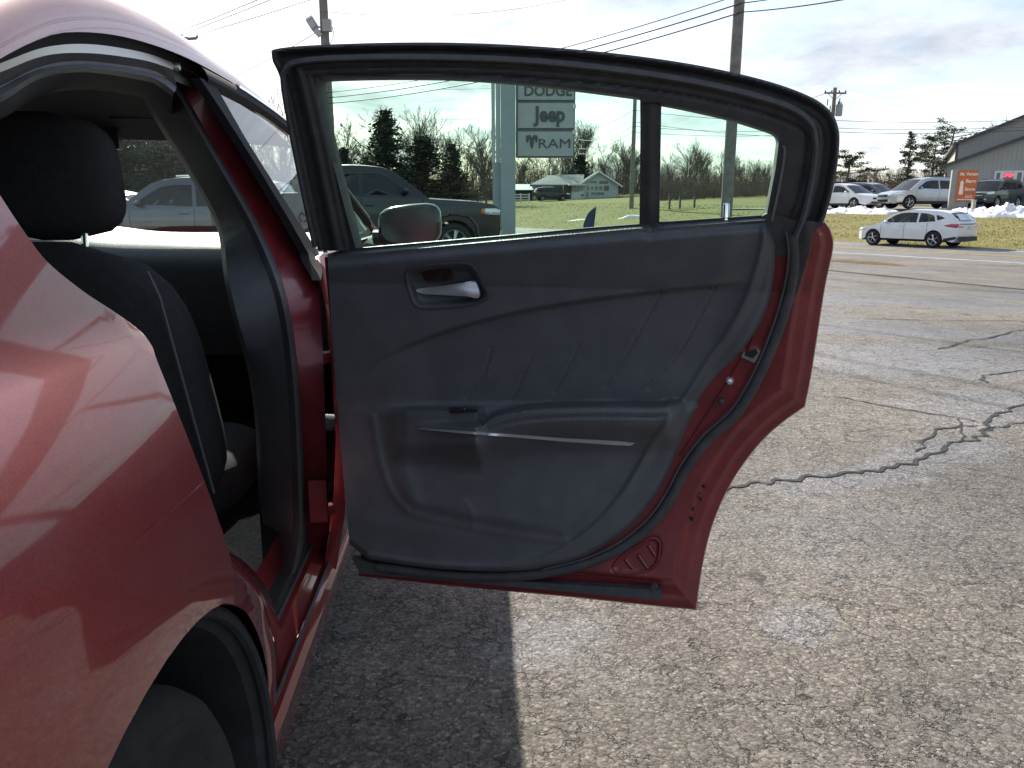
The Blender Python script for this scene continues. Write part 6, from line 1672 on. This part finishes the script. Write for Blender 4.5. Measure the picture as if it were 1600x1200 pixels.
for px, Y, yt in ((424, 80, 140), (440, 84, 150), (455, 82, 128), (400, 90, 158)): plant('bare_tree', BARE[int(px) % 5], px, Y, yt, LB2, 'bare trees behind the sedan')
LB3 = 'leafless tree in the thicket behind the gravel lot'
for i, (px, Y, yt) in enumerate(((1322, 92, 262), (1345, 96, 258), (1368, 90, 256), (1388, 95, 262), (1402, 92, 258), (1425, 96, 262), (1445, 92, 258), (1462, 95, 256), (1482, 92, 260), (1575, 84, 178))): plant('bare_tree', BARE[i % 5], px, Y, yt, LB3, 'bare trees behind the gravel lot')
plant('evergreen_tree', SPRUCE[0], 607, 90, 174, 'tall narrow dark evergreen behind the pickup', 'evergreens beyond the road', 1.5)
plant('evergreen_tree', SPRUCE[1], 664, 88, 213, 'broad dark evergreen behind the pickup', 'evergreens beyond the road', 2.0)
plant('evergreen_tree', SPRUCE[0], 709, 90, 226, 'small dark evergreen to the right of the pickup roof', 'evergreens beyond the road', 1.3)
plant('evergreen_tree', SPRUCE[1], 905, 118, 243, 'broad dark evergreen behind the white house', 'evergreens beyond the road', 1.7)
plant('evergreen_tree', SPRUCE[1], 540, 90, 232, 'low dark evergreen behind the cab of the pickup', 'evergreens beyond the road', 1.3)
plant('evergreen_tree', SPRUCE[2], 1412, 74, 206, 'thin ragged conifer behind the gravel lot', 'evergreens behind the gravel lot', 1.1)
plant('evergreen_tree', PINE[0], 1476, 76, 188, 'large open pine beside the metal building', 'evergreens behind the gravel lot', 1.15, zrot=.4)
plant('evergreen_tree', PINE[1], 1452, 80, 214, 'smaller open pine left of the large pine', 'evergreens behind the gravel lot', 1.05, zrot=1.4)
plant('evergreen_tree', PINE[1], 1322, 78, 236, 'low spreading pine behind the white wagon', 'evergreens behind the gravel lot', 1.6, zrot=2.4)
for i, (px, yt) in enumerate(((165, 165), (200, 178), (232, 170), (262, 182), (292, 172), (325, 186), (352, 190))):
    plant('evergreen_tree', SPRUCE[i % 2], px, 48 + 3 * (i % 3), yt, 'dark evergreen seen through the windscreen of the red sedan', 'evergreens behind the sedan', 1.3)

# thicket: stems and twigs nobody could count
def thicket(name, n, pxa, pxb, Ya, Yb, ytop, label, seed):
    rs = random.Random(seed); V = []; F_ = []
    for _ in range(n):
        px = rs.uniform(pxa, pxb); Y = rs.uniform(Ya, Yb); d = ray(px, 320); X = d.x / d.y * Y; z = gz(X, Y) - .1
        yt = ytop + 14 * noise.noise(Vector((px * .02, seed, 0))) + rs.uniform(-6, 40)
        h = max(.5, at(px, yt, Y).z - z); p = Vector((X, Y, z)); w = rs.uniform(.015, .04)
        dr = Vector((rs.gauss(0, .12), rs.gauss(0, .12), 1)); tip = p + dr * h
        b_ = len(V); V.extend([p + Vector((-w, 0, 0)), p + Vector((w, 0, 0)), tip]); F_.append((b_, b_ + 1, b_ + 2))
        for k in range(6):
            t = rs.uniform(.2, .95); q = lerp(p, tip, t); e = q + Vector((rs.gauss(0, .5), rs.gauss(0, .5), rs.uniform(.2, .8))) * (1 - t * .5) * min(1.3, h * .3); ww = rs.uniform(.01, .022)
            b_ = len(V); V.extend([q + Vector((0, 0, -ww)), q + Vector((ww, 0, ww)), e]); F_.append((b_, b_ + 1, b_ + 2))
    o = mk(name, V, F_, M_BRUSH, smooth=False); tag(o, label, 'thicket', None, 'stuff')
thicket('thicket', 9000, 490, 1230, 122, 150, 250, 'brown leafless thicket behind the white house and the field', 3)
thicket('thicket', 4200, 1290, 1640, 86, 105, 266, 'brown leafless thicket behind the gravel lot', 4)
thicket('thicket', 3000, 60, 520, 62, 80, 232, 'leafless thicket beyond the pickup and the sedan', 6)
thicket('thicket', 2600, 1010, 1230, 84, 98, 272, 'leafless thicket at the back of the field behind the timber rail fence', 8)
